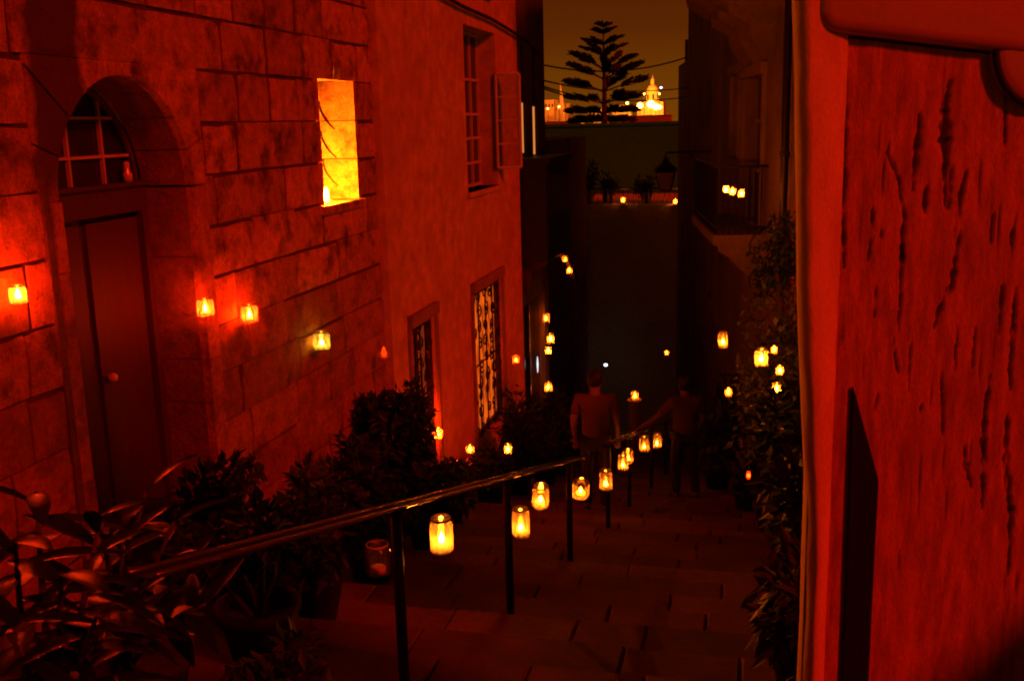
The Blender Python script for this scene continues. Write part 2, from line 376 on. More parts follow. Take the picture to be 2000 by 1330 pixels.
# arch: voussoirs round the door head
def arc(a, r=DRR): return DRC-r*math.cos(a), DSP+r*math.sin(a)
nv = 9; bx0, bx1, bz1 = 4.50, 6.12, 1.85
def outer(a):
    du, dz = -math.cos(a), math.sin(a); ts = []
    if du < -1e-6: ts.append((bx0-DRC)/du)
    if du > 1e-6: ts.append((bx1-DRC)/du)
    if dz > 1e-6: ts.append((bz1-DSP)/dz)
    t = min(ts); return DRC+du*t, DSP+dz*t
for k in range(nv):
    a0, a1 = math.pi*k/nv+.006, math.pi*(k+1)/nv-.006
    inn = [arc(a0+(a1-a0)*i/3) for i in range(4)]; o0, o1 = outer(a0), outer(a1)
    mid = []
    for cx in (bx0, bx1):
        ac = math.atan2(bz1-DSP, DRC-cx)
        if a0 < ac < a1: mid.append((cx, bz1))
    poly = inn+[o1]+mid+[o0]
    mb = MB(PL.p(DRC, DSP)); h = rnd.uniform(-.006, .006)
    mb.prism([PL.p(u, z, -.06) for u, z in poly], Vector((.06+h, 0, 0))); mb.build('stone', M['stone'], sh)
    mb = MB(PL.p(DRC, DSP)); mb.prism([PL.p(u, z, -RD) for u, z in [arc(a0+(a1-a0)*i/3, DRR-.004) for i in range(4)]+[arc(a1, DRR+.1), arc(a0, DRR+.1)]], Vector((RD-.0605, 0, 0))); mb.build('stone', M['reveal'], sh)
# jambs of the door opening
for (a, b) in ((DU0-.14, DU0), (DU1, DU1+.14)):
    z = -2.2
    while z < DSP-.01:
        z1 = min(z+rnd.choice((.3, .38, .45)), DSP)
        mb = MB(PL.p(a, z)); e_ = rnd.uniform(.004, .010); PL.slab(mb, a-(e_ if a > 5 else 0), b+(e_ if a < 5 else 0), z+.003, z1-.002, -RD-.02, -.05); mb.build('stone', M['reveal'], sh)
        mb = MB(PL.p(a, z)); PL.slab(mb, a-(e_ if a > 5 else 0), b+(e_ if a < 5 else 0), z+.003, z1-.002, -.0499, rnd.uniform(.006, .014)); mb.build('stone', M['stone_low'], sh); z = z1
# door in the reveal
dp = -RD-.001
door = MB(PL.p(DRC, -1.4)); PL.slab(door, DU0-.02, DU1+.02, -2.3, .98, dp-.08, dp-.045)
door = door.build('door', M['wood'], sh)
for (a, b, c, d) in ((DU0, DRC-.015, -2., .93), (DRC+.015, DU1, -2., .93)):
    mb = MB(PL.p(a, c)); PL.slab(mb, a+.05, b-.03, c, d, dp-.045, dp-.02); mb.build('door_leaf', M['wood'], door)
mb = MB(PL.p(DU1-.25, -.1)); mb.lathe([(0, -.03), (.028, -.02), (.034, 0), (.028, .02), (0, .03)], PL.p(5.42, -.02, dp+.02), 12); mb.build('door_knob', M['muntin'], door, True)
mb = MB(PL.p(DRC, 1.05)); PL.slab(mb, DU0-.02, DU1+.02, .97, 1.13, dp-.09, dp+.03); PL.slab(mb, DU0-.02, DU1+.02, 1.13, 1.155, dp-.09, dp+.055); mb.build('transom', M['wood'], sh)
for a, b in ((DU0, DU0+.07), (DU1-.07, DU1)):
    mb = MB(PL.p(a, 0)); PL.slab(mb, a+.001, b-.001, -2.2, .969, dp-.02, dp+.03); mb.build('door_frame', M['wood'], sh)
mb = MB(PL.p(5.02, 1.04)); PL.slab(mb, 4.99, 5.06, 1.01, 1.09, dp+.031, dp+.04); mb.build('number_plate', M['muntin'], sh)
fan = MB(PL.p(DRC, DSP)); n = 20
fan.add([PL.p(*arc(math.pi*i/n, DRR+.02), dp-.06) for i in range(n+1)], [list(range(n+1))]); fan = fan.build('fanlight', M['glass'], sh)
fb = []
for uo in (-.33, 0, .33):
    top = math.sqrt(DRR**2-uo**2)
    mb = MB(PL.p(DRC+uo, DSP)); PL.slab(mb, DRC+uo-.009, DRC+uo+.009, DSP+.03, DSP+top, dp-.055, dp-.03); mb.build('glazing_bar', M['muntin'], fan)
for zo in (.2, .43):
    hw = math.sqrt(DRR**2-zo**2)
    mb = MB(PL.p(DRC, DSP+zo)); PL.slab(mb, DRC-hw, DRC+hw, DSP+zo-.009, DSP+zo+.009, dp-.054, dp-.029); mb.build('glazing_bar', M['muntin'], fan)
mb = MB(PL.p(DRC, DSP)); mb.tube([PL.p(*arc(math.pi*i/n, DRR-.015), dp-.03) for i in range(n+1)], .022, 6); mb.build('fanlight_frame', M['wood'], fan)
mb = MB(PL.p(5.76, 1.16)); mb.lathe([(0, 0), (.03, 0), (.03, .05), (.018, .07), (.02, .12), (0, .13)], PL.p(5.80, 1.156, -RD+.015), 10); mb.build('glass_holder', M['rim'], sh, True)
# slit window: jambs, sill, lintel, casement at the back
nd = .34
for (zb, zt) in ((NZ0, 1.18), (1.18, 1.515), (1.515, NZ1)):
    for (a, b) in ((NU0-.05, NU0), (NU1, NU1+.05)):
        mb = MB(PL.p(a, zb)); e_ = rnd.uniform(.004, .009); PL.slab(mb, a-(e_ if a > 8.3 else 0), b+(e_ if a < 8.3 else 0), zb+.005, zt-.005, -nd-.02, .006); mb.build('jamb_stone', M['stone'], sh)
mb = MB(PL.p(NU0, NZ0)); PL.slab(mb, NU0-.06, NU1+.09, NZ0-.07, NZ0, -nd, .035); mb.build('sill', M['stone'], sh)
mb = MB(PL.p(NU0, NZ1)); PL.slab(mb, NU0-.05, NU1+.05, NZ1, NZ1+.06, -nd, -.015); mb.build('lintel', M['stone'], sh)
win = MB(PL.p(NU0, NZ0)); PL.slab(win, NU0-.05, NU1+.05, NZ0, NZ1, -nd-.05, -nd-.03); win = win.build('window', M['woodlite'], sh)
for zc in (NZ0+.02, 1.09, 1.34, 1.60, NZ1-.02):
    mb = MB(PL.p(NU0, zc)); PL.slab(mb, NU0, NU1, zc-.014, zc+.014, -nd-.029, -nd); mb.build('glazing_bar', M['wood'], win)
for uc in (NU0+.02, NU0+.26, NU0+.52, NU1-.02):
    mb = MB(PL.p(uc, NZ0)); PL.slab(mb, uc-.014, uc+.014, NZ0, NZ1, -nd-.0295, -nd+.004); mb.build('glazing_bar', M['wood'], win)
# curled iron shutter hooks seen against the glowing jamb
for zc in (1.02, 1.27, 1.52):
    pts = [PL.p(NU1-.006-.02*math.sin(t*math.pi), zc+.16-.24*t, -nd+.02+.13*t*t) for t in [i/8 for i in range(9)]]
    mb = MB(pts[0]); mb.tube(pts, .008, 6); mb.build('shutter_hook', M['iron'], win)

# ================================================================== PLASTERED HOUSE
PH = Plane((-3.43, 0, 0), (0, 1, 0), (1, 0, 0))
ph = empty('plastered_house', (-3.43, 9.27, -2.6)); tag(ph, 'smooth plastered house with open tall window above two grilled windows', 'house')
WU = (12.2, 13.75, .63, 2.62); W1 = (9.80, 10.62, -2.25, -.58); W2 = (12.2, 13.72, -2.62, -.62)
PE = 15.05
wall_sheet(PH, UE, PE, -5.2, 6.0, [WU, W1, W2], .28, 4.0).build('wall', M['plaster'], ph)
# upper window
a, b, c, d = WU
mb = MB(PH.p(a, c)); PH.slab(mb, a, b, c, d, -.30, -.27); uw = mb.build('window', M['glass'], ph)
for zc in (c+.03, .95, 1.27, 1.58, 2.02, d-.03):
    mb = MB(PH.p(a, zc)); PH.slab(mb, a, b, zc-.018, zc+.018, -.269, -.235); mb.build('glazing_bar', M['muntin'], uw)
for uc in (a+.03, a+.40, (a+b)/2, b-.40, b-.03):
    mb = MB(PH.p(uc, c)); PH.slab(mb, uc-.016, uc+.016, c, d, -.2695, -.238); mb.build('glazing_bar', M['muntin'], uw)
# casement leaf hinged at the far jamb, standing open over the street
cs = MB(PH.p(b, c)); hz0, hz1, lw = .86, 2.10, .30
q = lambda s, z: PH.p(b-.02+.10*s, z, s*lw)
def leafbar(mb, s0, z0, s1, z1, r):
    mb.tube([q(s0, z0), q(s1, z1)], r, 6)
leafbar(cs, 0, hz0, 0, hz1, .022); leafbar(cs, 1, hz0, 1, hz1, .022); leafbar(cs, 0, hz0, 1, hz0, .022); leafbar(cs, 0, hz1, 1, hz1, .026)
leaf = cs.build('open_casement', M['muntin'], ph)
for zc in (1.18, 1.49, 1.80):
    mb = MB(q(0, zc)); leafbar(mb, 0, zc, 1, zc, .012); mb.build('glazing_bar', M['muntin'], leaf)
mb = MB(q(0, 1.2)); mb.prism([q(.03, hz0), q(.97, hz0), q(.97, hz1), q(.03, hz1)], (0, .004, 0)); mb.build('pane', M['jar_clear'], leaf)
mb = MB(PH.p(a, c)); PH.slab(mb, a-.05, b+.05, c-.06, c, -.27, .04); mb.build('sill', M['plaster'], ph)
# ground floor windows with iron scroll grilles
def scroll(mb, c, r, pl, off, turns=1.4, a0=0, sgn=1):
    pts = []
    for i in range(15):
        t = i/14; a = a0+sgn*t*turns*2*math.pi; rr = r*(1-.75*t); pts.append(pl.p(c[0]+rr*math.cos(a), c[1]+rr*math.sin(a), off))
    mb.tube(pts, .010, 5)
for (a, b, c, d), pane, seed in ((W1, 'dimpane', 3), (W2, 'litpane', 5)):
    mb = MB(PH.p(a, c)); PH.slab(mb, a, b, c, d, -.14, -.10); wn = mb.build('window', M[pane], ph)
    for (u0, u1, z0, z1) in ((a, a+.07, c, d), (b-.07, b, c, d), (a+.07, b-.07, d-.09, d), (a+.07, b-.07, c, c+.07)):
        mb = MB(PH.p(u0, z0)); PH.slab(mb, u0, u1, z0, z1, -.099, -.06); mb.build('window_frame', M['wood'], wn)
    if pane == 'dimpane': mb = MB(PH.p((a+b)/2, c)); PH.slab(mb, (a+b)/2-.02, (a+b)/2+.02, c+.07, d-.09, -.0985, -.07); mb.build('mullion', M['wood'], wn)
    r2 = random.Random(seed); gr = MB(PH.p(a, c)); off = -.035
    for k in range(5): 
        u = a+.04+(b-a-.08)*k/4; gr.tube([PH.p(u, c, off), PH.p(u, d, off)], .011, 5)
    for k in range(3):
        z = c+.05+(d-c-.1)*k/2; gr.tube([PH.p(a, z, off), PH.p(b, z, off)], .012, 5)
    gr = gr.build('grille', M['iron'], ph)
    for iu in range(3 if b-a < 1 else 5):
        for iz in range(9):
            mb = MB(PH.p(a, c)); nu = 3 if b-a < 1 else 5
            scroll(mb, (a+(b-a)*(iu+.5)/nu+r2.uniform(-.03, .03), c+(d-c)*(iz+.5)/9+r2.uniform(-.04, .04)), r2.uniform(.08, .12), PH, off+r2.uniform(-.015, .015), 1.3, r2.random()*6.28, r2.choice((-1, 1)))
            mb.build('scroll', M['iron'], gr)
    mb = MB(PH.p(a, d)); PH.slab(mb, a-.07, b+.07, d+.001, d+.13, -.05, .05); mb.build('window_hood', M['plaster2'], ph)
    for s in ((a-.08, a-.002), (b+.002, b+.08)):
        mb = MB(PH.p(s[0], c)); PH.slab(mb, s[0], s[1], c, d, -.05, .03); mb.build('window_surround', M['plaster2'], ph)
# closed shutters of the storey above
for k in range(2):
    u0 = 11.6+k*.98; mb = MB(PH.p(u0, 2.95)); PH.slab(mb, u0, u0+.95, 3.02, 5.2, .002, .05); st = mb.build('shutter', M['wood'], ph)
    for s in range(12):
        mb = MB(PH.p(u0, 3.05)); PH.slab(mb, u0+.06, u0+.89, 3.08+s*.17, 3.08+s*.17+.11, .051, .07); mb.build('slat', M['wood'], st)

# ================================================================== NARROW HOUSE beyond
PN = Plane((-3.47, 0, 0), (0, 1, 0), (1, 0, 0)); nh = empty('narrow_house', (-3.47, PE, -4)); tag(nh, 'dim narrow house beyond the plastered one with two tall glinting windows', 'house')
wins = [(15.45, 15.75, .95, 2.6), (16.25, 16.6, .9, 2.6), (15.3, 16.9, -4.0, -1.35)]
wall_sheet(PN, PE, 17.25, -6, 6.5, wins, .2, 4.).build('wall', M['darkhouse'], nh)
for i, (a, b, c, d) in enumerate(wins[:2]):
    mb = MB(PN.p(a, c)); PN.slab(mb, a, b, c, d, -.06, -.03); wn = mb.build('window', M['glass'], nh)
    mb = MB(PN.p(a, c)); PN.slab(mb, a+.02, b-.1, c+.05, c+.8, -.029, -.02); mb.build('glint_pane', M['glintpane'], wn)  # glowing strip standing in for a reflection on the glass
    for zc in (c+.82, c+1.25): 
        mb = MB(PN.p(a, zc)); PN.slab(mb, a, b, zc-.02, zc+.02, -.029, 0); mb.build('glazing_bar', M['wood'], wn)
a, b, c, d = wins[2]; mb = MB(PN.p(a, c)); PN.slab(mb, a, b, c, d, -.2, -.17); sw = mb.build('shop_window', M['glass'], nh)
for uc in (a, (a+b)/2, b-.06):
    mb = MB(PN.p(uc, c)); PN.slab(mb, uc, uc+.06, c, d, -.169, -.1); mb.build('window_frame', M['wood'], sw)
# dark boxed-in wooden balcony on the narrow house
mb = MB(PN.p(15.1, -.6)); PN.slab(mb, 15.15, 17.1, -.62, .85, .001, .42); bal = mb.build('box_balcony', M['darkpaint'], nh)
for k in range(6):
    u = 15.2+k*.32; mb = MB(PN.p(u, 0)); PN.slab(mb, u, u+.27, -.5, -.02, .421, .435); mb.build('panel', M['darkpaint'], bal)
    mb = MB(PN.p(u, 0)); PN.slab(mb, u, u+.27, .06, .76, .421, .43); mb.build('pane', M['glass'], bal)
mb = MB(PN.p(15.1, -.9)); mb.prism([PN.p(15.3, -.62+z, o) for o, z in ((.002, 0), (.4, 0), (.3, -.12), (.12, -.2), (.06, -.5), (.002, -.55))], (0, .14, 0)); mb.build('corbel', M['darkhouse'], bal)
mb = MB(PN.p(15.1, .9)); PN.slab(mb, 15.1, 17.15, .851, .93, .001, .48); mb.build('balcony_roof', M['darkpaint'], bal)

# ================================================================== END HOUSE and terrace
PEn = Plane((0, 38, 0), (1, 0, 0), (0, -1, 0)); eh = empty('end_house', (-5, 38, -10)); tag(eh, 'dark flat-roofed house closing the bottom of the street under the tree', 'house')
ztop = atY(1180, 246, 38).z
ow = [(-6.7, -5.9, -4.9, -2.9), (-4.9, -4.2, -4.9, -3.1), (-3.6, -2.9, -4.9, -3.1)]
wall_sheet(PEn, -12, 4, -11, ztop, ow, .25, 8).build('wall', M['endwall'], eh)
for (a, b, c, d) in ow:
    mb = MB(PEn.p(a, c)); PEn.slab(mb, a, b, c, d, -.24, -.2); wn = mb.build('window', M['glass'], eh)
    mb = MB(PEn.p(a, c)); PEn.slab(mb, (a+b)/2-.03, (a+b)/2+.03, c, d, -.199, -.15); mb.build('mullion', M['wood'], wn)
mb = MB(PEn.p(-12, ztop)); PEn.slab(mb, -12, 4, ztop, ztop+.10, -.5, .06); mb.build('coping', M['endwall'], eh)
# terrace in front with railing
TY = 33.; tz = atY(1217, 400, TY).z
te = empty('terrace', (-4, TY, -10)); tag(te, 'dark street-end terrace with iron railing carrying two candles', 'terrace')
mb = MB((-4, TY, -10)); mb.box((-5.9, TY, -10), (1.5, 38-.02, tz)); mb.build('terrace_wall', M['terracewall'], te)
mb = MB((-4, TY, tz))
for k in range(44): mb.tube([(-5.8+k*.165, TY+.1, tz), (-5.8+k*.165, TY+.1, tz+.5)], .012, 4)
mb.tube([(-5.85, TY+.1, tz+.5), (1.4, TY+.1, tz+.5)], .025, 5); mb.build('railing', M['iron'], te)
# hanging cloths on the terrace wall
for i, (px0, px1, py0, py1) in enumerate(((1114, 1128, 415, 640), (1134, 1146, 405, 620))):
    a = atY(px0, py0, TY-.06); b = atY(px1, py1, TY-.06); n = 8; vs = []; 
    for k in range(n+1):
        t = k/n; x = a.x+(b.x-a.x)*t; y = TY-.06-.03*math.sin(t*9+i)
        vs += [(x, y, a.z), (x+.02*math.sin(k), y-.01, b.z)]
    mb = MB(a); mb.add(vs, [(2*k, 2*k+2, 2*k+3, 2*k+1) for k in range(n)]); mb.add([Vector(v)+Vector((0, .012, 0)) for v in vs], [(2*k+1, 2*k+3, 2*k+2, 2*k) for k in range(n)])
    o = mb.build('hanging_cloth', M['drape']); tag(o, ['left of two dull green cloths hanging down the terrace wall', 'right of two dull green cloths hanging down the terrace wall'][i], 'cloth', 'cloths on the terrace wall')

# ================================================================== RIGHT SIDE
# unseen wall on the right, its height shaped to shade the steps
gw = empty('unseen_shade_wall', (1.0, 2.9, 0)); tag(gw, 'unseen tall wall beside the steps on the right, shaped to shade them', 'wall')
mb = MB((1.0, 2.9, 0))
mb.add([(1.0, 3.9, -2), (1.0, 13, -5.5), (1.0, 13, 2.6-3.5), (1.0, 3.9, 2.6-1.05), (1.4, 3.9, -2), (1.4, 13, -5.5), (1.4, 13, 2.6-3.5), (1.4, 3.9, 2.6-1.05)],
       [(0, 1, 2, 3), (4, 7, 6, 5), (3, 2, 6, 7), (0, 3, 7, 4), (1, 5, 6, 2), (0, 4, 5, 1)])
mb.build('wall', M['rightstone'], gw)  # body of the unseen shade wall
mb = MB((1.0, 2.9, 0)); mb.add([(.96, 3.9, 1.551), (.96, 13, -.899), (1.44, 13, -.899), (1.44, 3.9, 1.551), (.96, 3.9, 1.63), (.96, 13, -.82), (1.44, 13, -.82), (1.44, 3.9, 1.63)],
       [(3, 2, 1, 0), (4, 5, 6, 7), (0, 1, 5, 4), (1, 2, 6, 5), (2, 3, 7, 6), (3, 0, 4, 7)]); mb.build('coping', M['rightstone'], gw)

R0, R1 = Vector((.44, 13., 0)), Vector((-1.8, 28., 0)); ru = (R1-R0).normalized(); rn = Vector((-ru.y, ru.x, 0))
PR = Plane(R0, ru, rn)
rh = empty('balcony_house', (R0.x, R0.y, -4)); tag(rh, 'dark stone house on the right with iron balcony holding three candles', 'house')
u_, z_ = PR.hit(1450, 160); v_, zb_ = PR.hit(1496, 400)
bu1 = PR.hit(1455, 250)[0]; bu0 = PR.hit(1492, 250)[0]; bz1 = PR.hit(1475, 150)[1]; bz0 = PR.hit(1475, 440)[1]
opens = [(bu0, bu1, bz0, bz1), (bu0+1.4+1.2, bu0+1.4+2.1, bz0+.9, bz0+2.3), (1.0, 2.0, -6.0, -3.2), (3.6, 4.5, -6.6, -4.2)]
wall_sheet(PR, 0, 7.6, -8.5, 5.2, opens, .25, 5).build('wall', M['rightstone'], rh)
for i, (a, b, c, d) in enumerate(opens):
    mb = MB(PR.p(a, c)); PR.slab(mb, a, b, c, d, -.24, -.2); wn = mb.build('window' if i < 2 else 'door', M['glass'] if i < 2 else M['wood'], rh)
    mb = MB(PR.p(a, c)); PR.slab(mb, (a+b)/2-.03, (a+b)/2+.03, c, d, -.199, -.15)
    if i < 2: mb.build('mullion', M['woodlite'], wn)
    else: mb.build('door_rail', M['wood'], wn)
    if i < 2:
        for zc in (c+.35*(d-c), c+.7*(d-c)):
            mb = MB(PR.p(a, zc)); PR.slab(mb, a, b, zc-.025, zc+.025, -.1995, -.152); mb.build('glazing_bar', M['woodlite'], wn)
    for s0, s1 in ((a-.14, a-.002), (b+.002, b+.14)):
        mb = MB(PR.p(s0, c)); PR.slab(mb, s0, s1, c, d, .001, .05); mb.build('window_surround', M['plaster2'], rh)
    mb = MB(PR.p(a, d)); PR.slab(mb, a-.18, b+.18, d+.002, d+.16, .001, .09); mb.build('window_hood', M['plaster2'], rh)
# balcony: slab, corbels, railing
bl = MB(PR.p(bu0, bz0)); by = .75; PR.slab(bl, bu0-.55, bu1+.9, bz0-.16, bz0-.02, .001, by); bl = bl.build('balcony', M['rightstone'], rh)
for uc in (bu0-.4, bu0+.5, bu1+.7):
    prof = [(0, -.16), (.68, -.16), (.66, -.26), (.5, -.34), (.38, -.5), (.2, -.62), (.1, -.9), (0, -.95)]
    mb = MB(PR.p(uc, bz0)); mb.prism([PR.p(uc-.11, bz0+z, o+.002) for o, z in prof], ru*.22); mb.build('corbel', M['rightstone'], bl)
mb = MB(PR.p(bu0, bz0))
nb = 26
for k in range(nb+1):
    u = bu0-.5+(bu1+.85-bu0+.5)*k/nb; mb.tube([PR.p(u, bz0-.02, by-.05), PR.p(u, bz0+.93, by-.05)], .011, 5)
for k in range(1, 8): mb.tube([PR.p(bu0-.5, bz0-.02, (by-.05)*k/8), PR.p(bu0-.5, bz0+.93, (by-.05)*k/8)], .011, 5)
for z in (.08, .93): mb.tube([PR.p(bu0-.5, bz0+z, 0), PR.p(bu0-.5, bz0+z, by-.05), PR.p(bu1+.85, bz0+z, by-.05)], .02, 6)
mb.build('railing', M['iron'], bl)
# stone box balcony above
bb = MB(PR.p(0, 2.6)); zz = PR.hit(1470, 62)[1]
prof = [(0, .0), (.25, .02), (.45, .15), (.7, .25), (.95, .42), (1.0, .6), (1.0, 2.4), (0, 2.4)]
bb.prism([PR.p(bu0-.9, zz+z, o+.001) for o, z in prof], ru*2.6); bb = bb.build('stone_balcony', M['rightstone'], rh)
for k in range(3):
    uc = bu0-.7+k*1.1; mb = MB(PR.p(uc, zz)); mb.prism([PR.p(uc-.12, zz+z, o+.002) for o, z in ((0, -.55), (.12, -.5), (.3, -.2), (.34, -.05), (.6, .08), (.62, .22), (.0, .0))], ru*.24); mb.build('corbel', M['rightstone'], bb)
mb = MB(PR.p(0, 5.2)); PR.slab(mb, -.1, 7.7, 5.2, 5.5, -.5, .22); mb.build('cornice', M['rightstone'], rh)
# drain pipe down the near corner
o = MB(PR.p(.15, 0)); o.tube([PR.p(.12, 5, .09), PR.p(.12, -4.3, .09)], .05, 8); 
for z in (3, 1, -1, -2.4, -3.4): o.lathe([(.05, -.03), (.065, -.03), (.065, .03), (.05, .03)], PR.p(.12, z, .09), 10)
o.build('drain_pipe', M['iron'], rh, True)
# curled iron bracket near the corner
ib = MB(PR.p(.3, 0)); bz = PR.hit(1530, 520)[1]
mb_pts = [PR.p(.35, bz+.5, .02), PR.p(.35, bz-.9, .02)]; ib.tube(mb_pts, .018, 6)
for zc, sg in ((bz+.25, 1), (bz-.15, -1), (bz-.55, 1)):
    pts = []
    for i in range(18):
        t = i/17; a = sg*t*2.6*math.pi; rr = .26*(1-.8*t); pts.append(PR.p(.35, zc, .03)+rn*(.26-rr*math.cos(a)*.9)+Vector((0, 0, rr*math.sin(a))))
    ib.tube(pts, .013, 5)
ib = ib.build('iron_bracket', M['iron'], rh)

# second right house
PR2 = Plane(R0+ru*7.62, ru, rn); r2h = empty('corner_house', tuple(R0+ru*7.62)[:2]+(-6,)); tag(r2h, 'lower dark house beyond the balcony house with rooftop chimney', 'house')
rz = PR2.hit(1345, 150)[1]
o2 = [(1.2, 2.1, -2.3, -.3), (4.4, 5.3, -2.3, -.3), (1.2, 2.2, -8.2, -5.6), (4.2, 5.3, -8.2, -5.6)]
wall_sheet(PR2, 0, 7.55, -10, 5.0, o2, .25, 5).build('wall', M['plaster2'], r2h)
for i, (a, b, c, d) in enumerate(o2):
    mb = MB(PR2.p(a, c)); PR2.slab(mb, a, b, c, d, -.24, -.2); wn = mb.build('window' if i < 2 else 'door', M['glass'] if i < 2 else M['wood'], r2h)
    mb = MB(PR2.p(a, c)); PR2.slab(mb, (a+b)/2-.03, (a+b)/2+.03, c, d, -.199, -.15); mb.build('mullion', M['woodlite'], wn)
    mb = MB(PR2.p(a, d)); PR2.slab(mb, a-.15, b+.15, d+.002, d+.14, .001, .08); mb.build('window_hood', M['plaster2'], r2h)
mb = MB(PR2.p(0, 5)); PR2.slab(mb, -.02, 7.6, 5., 5.18, -.4, .14); mb.build('cornice', M['plaster2'], r2h)
# low annexe + rooftop post frame that steps out at the end
PA = Plane(R0+ru*15.2, ru, rn); an = empty('roof_annexe', tuple(R0+ru*15.2)[:2]+(-8,)); tag(an, 'low annexe at the end of the right row with posts on its roof', 'annexe')
azt = atY(1320, 126, 30).z
wall_sheet(PA, 0, 3.2, -11, azt, [(1., 1.7, -3, -1.4)], .2, 4).build('wall', M['plaster2'], an)
mb = MB(PA.p(1, -3)); PA.slab(mb, 1., 1.7, -3, -1.4, -.19, -.15); mb.build('window', M['glass'], an)
for u in (.5, 1.4, 2.9):
    mb = MB(PA.p(u, azt)); mb.tube([PA.p(u, azt, -.2), PA.p(u, azt+.72, -.2)], .045, 6); mb.build('post', M['iron'], an)
mb = MB(PA.p(0, azt)); mb.tube([PA.p(.4, azt+.45, -.2), PA.p(3.0, azt+.45, -.2)], .025, 6); mb.build('roof_rail', M['iron'], an)

# wall lantern, unlit
lp = atY(1300, 352, 22.); la = empty('wall_lantern', lp); tag(la, 'unlit iron wall lantern on bracket beside the right row of houses', 'lantern')
s = .2
mb = MB(lp); k4 = [(-1, -1), (1, -1), (1, 1), (-1, 1)]
b0 = [lp+Vector((x*s*.55, y*s*.55, -.22)) for x, y in k4]; b1 = [lp+Vector((x*s*.95, y*s*.95, .18)) for x, y in k4]
for i in range(4): 
    mb.tube([b0[i], b1[i]], .014, 5); mb.tube([b0[i], b0[(i+1) % 4]], .014, 5); mb.tube([b1[i], b1[(i+1) % 4]], .016, 5)
mb.build('frame', M['iron'], la)
for i in range(4):
    mb = MB(lp); n4 = (i+1) % 4; mb.prism([b0[i], b0[n4], b1[n4], b1[i]], (b0[i]+b0[n4]-2*lp).normalized()*.004); mb.build('glass_pane', M['lampglass'], la)
mb = MB(lp); mb.lathe([(.26, .2), (.2, .28), (.08, .36), (.06, .44), (0, .5)], lp, 8); mb.build('cap', M['iron'], la)
e1 = Vector(lp)+Vector((0, 0, .45)); wl = e1 + (-rn)*((e1-PR2.o).dot(rn)-.0)
mb = MB(lp); mb.tube([e1, e1+Vector((0, 0, .12)), wl+Vector((0, 0, .12))], .02, 6); mb.tube([wl+Vector((0, 0, -.35)), e1+(wl-e1)*.5+Vector((0, 0, .1))], .015, 6); mb.build('bracket', M['iron'], la)

# ================================================================== NEAR RIGHT: weathered wooden door leaf, jamb, fittings
Pa, Pb, Pc = atD(1548, 600, 2.58), atD(1640, 600, 2.66), atD(2080, 600, 2.86)
nj = empty('door_jamb', (Pa.x, Pa.y, -.7)); tag(nj, 'pale plastered door jamb beside the weathered red door, near right', 'door jamb')
ja = Vector((Pb.x-Pa.x, Pb.y-Pa.y, 0)); jl = ja.length; ju = ja.normalized(); jn = Vector((ju.y, -ju.x, 0))
PJ = Plane((Pa.x, Pa.y, 0), ju, jn)
mb = MB((Pa.x, Pa.y, -.7)); n = 60; vs = []; fs = []
# (share of the width, offset); the left arris is worn back towards the foot
prof = [(2.3, -.36), (.0, -.03), (.03, -.006), (.12, 0), (.5, 0), (.93, 0), (1.01, -.008), (1.03, -.05)]
for k in range(n+1):
    z = -1.3+4.3*k/n
    left = max(-.03, min(.72*jl, .074*(1.85-z)+.010*noise.noise(Vector((z*1.6, 1, 0)))))
    for i, (fr, oo) in enumerate(prof):
        wv = (.006*noise.noise(Vector((z*6, i, 4)))+.005*noise.noise(Vector((z*19, i*.3, 7)))) if 0 < i < 4 else .003*noise.noise(Vector((z*11, i, 2)))
        vs.append(PJ.p(left+fr*(jl-left)+wv if i else left+.30, z, oo+.003*noise.noise(Vector((fr*4, z*4, 0)))))
W = len(prof)
for k in range(n):
    for i in range(W-1): fs.append((k*W+i, k*W+i+1, (k+1)*W+i+1, (k+1)*W+i))
mb.add(vs, fs); mb.build('jamb_plaster', M['jamb'], nj, True)

nh2 = empty('unseen_shade_block', (2., -2, 0)); tag(nh2, 'unseen low rendered block on the right, added to shade the ground', 'house')  # unseen block added on the right to keep sun off the ground
mb = MB((2., -2, 0)); mb.box((2., -8, -1.2), (5, 2.95, .70)); mb.build('wall', M['plaster2'], nh2)  # body of the unseen shade block
mb = MB((2., -2, 0)); mb.box((1.95, -8.05, .701), (5.05, 3.0, .77)); mb.build('coping', M['plaster2'], nh2)
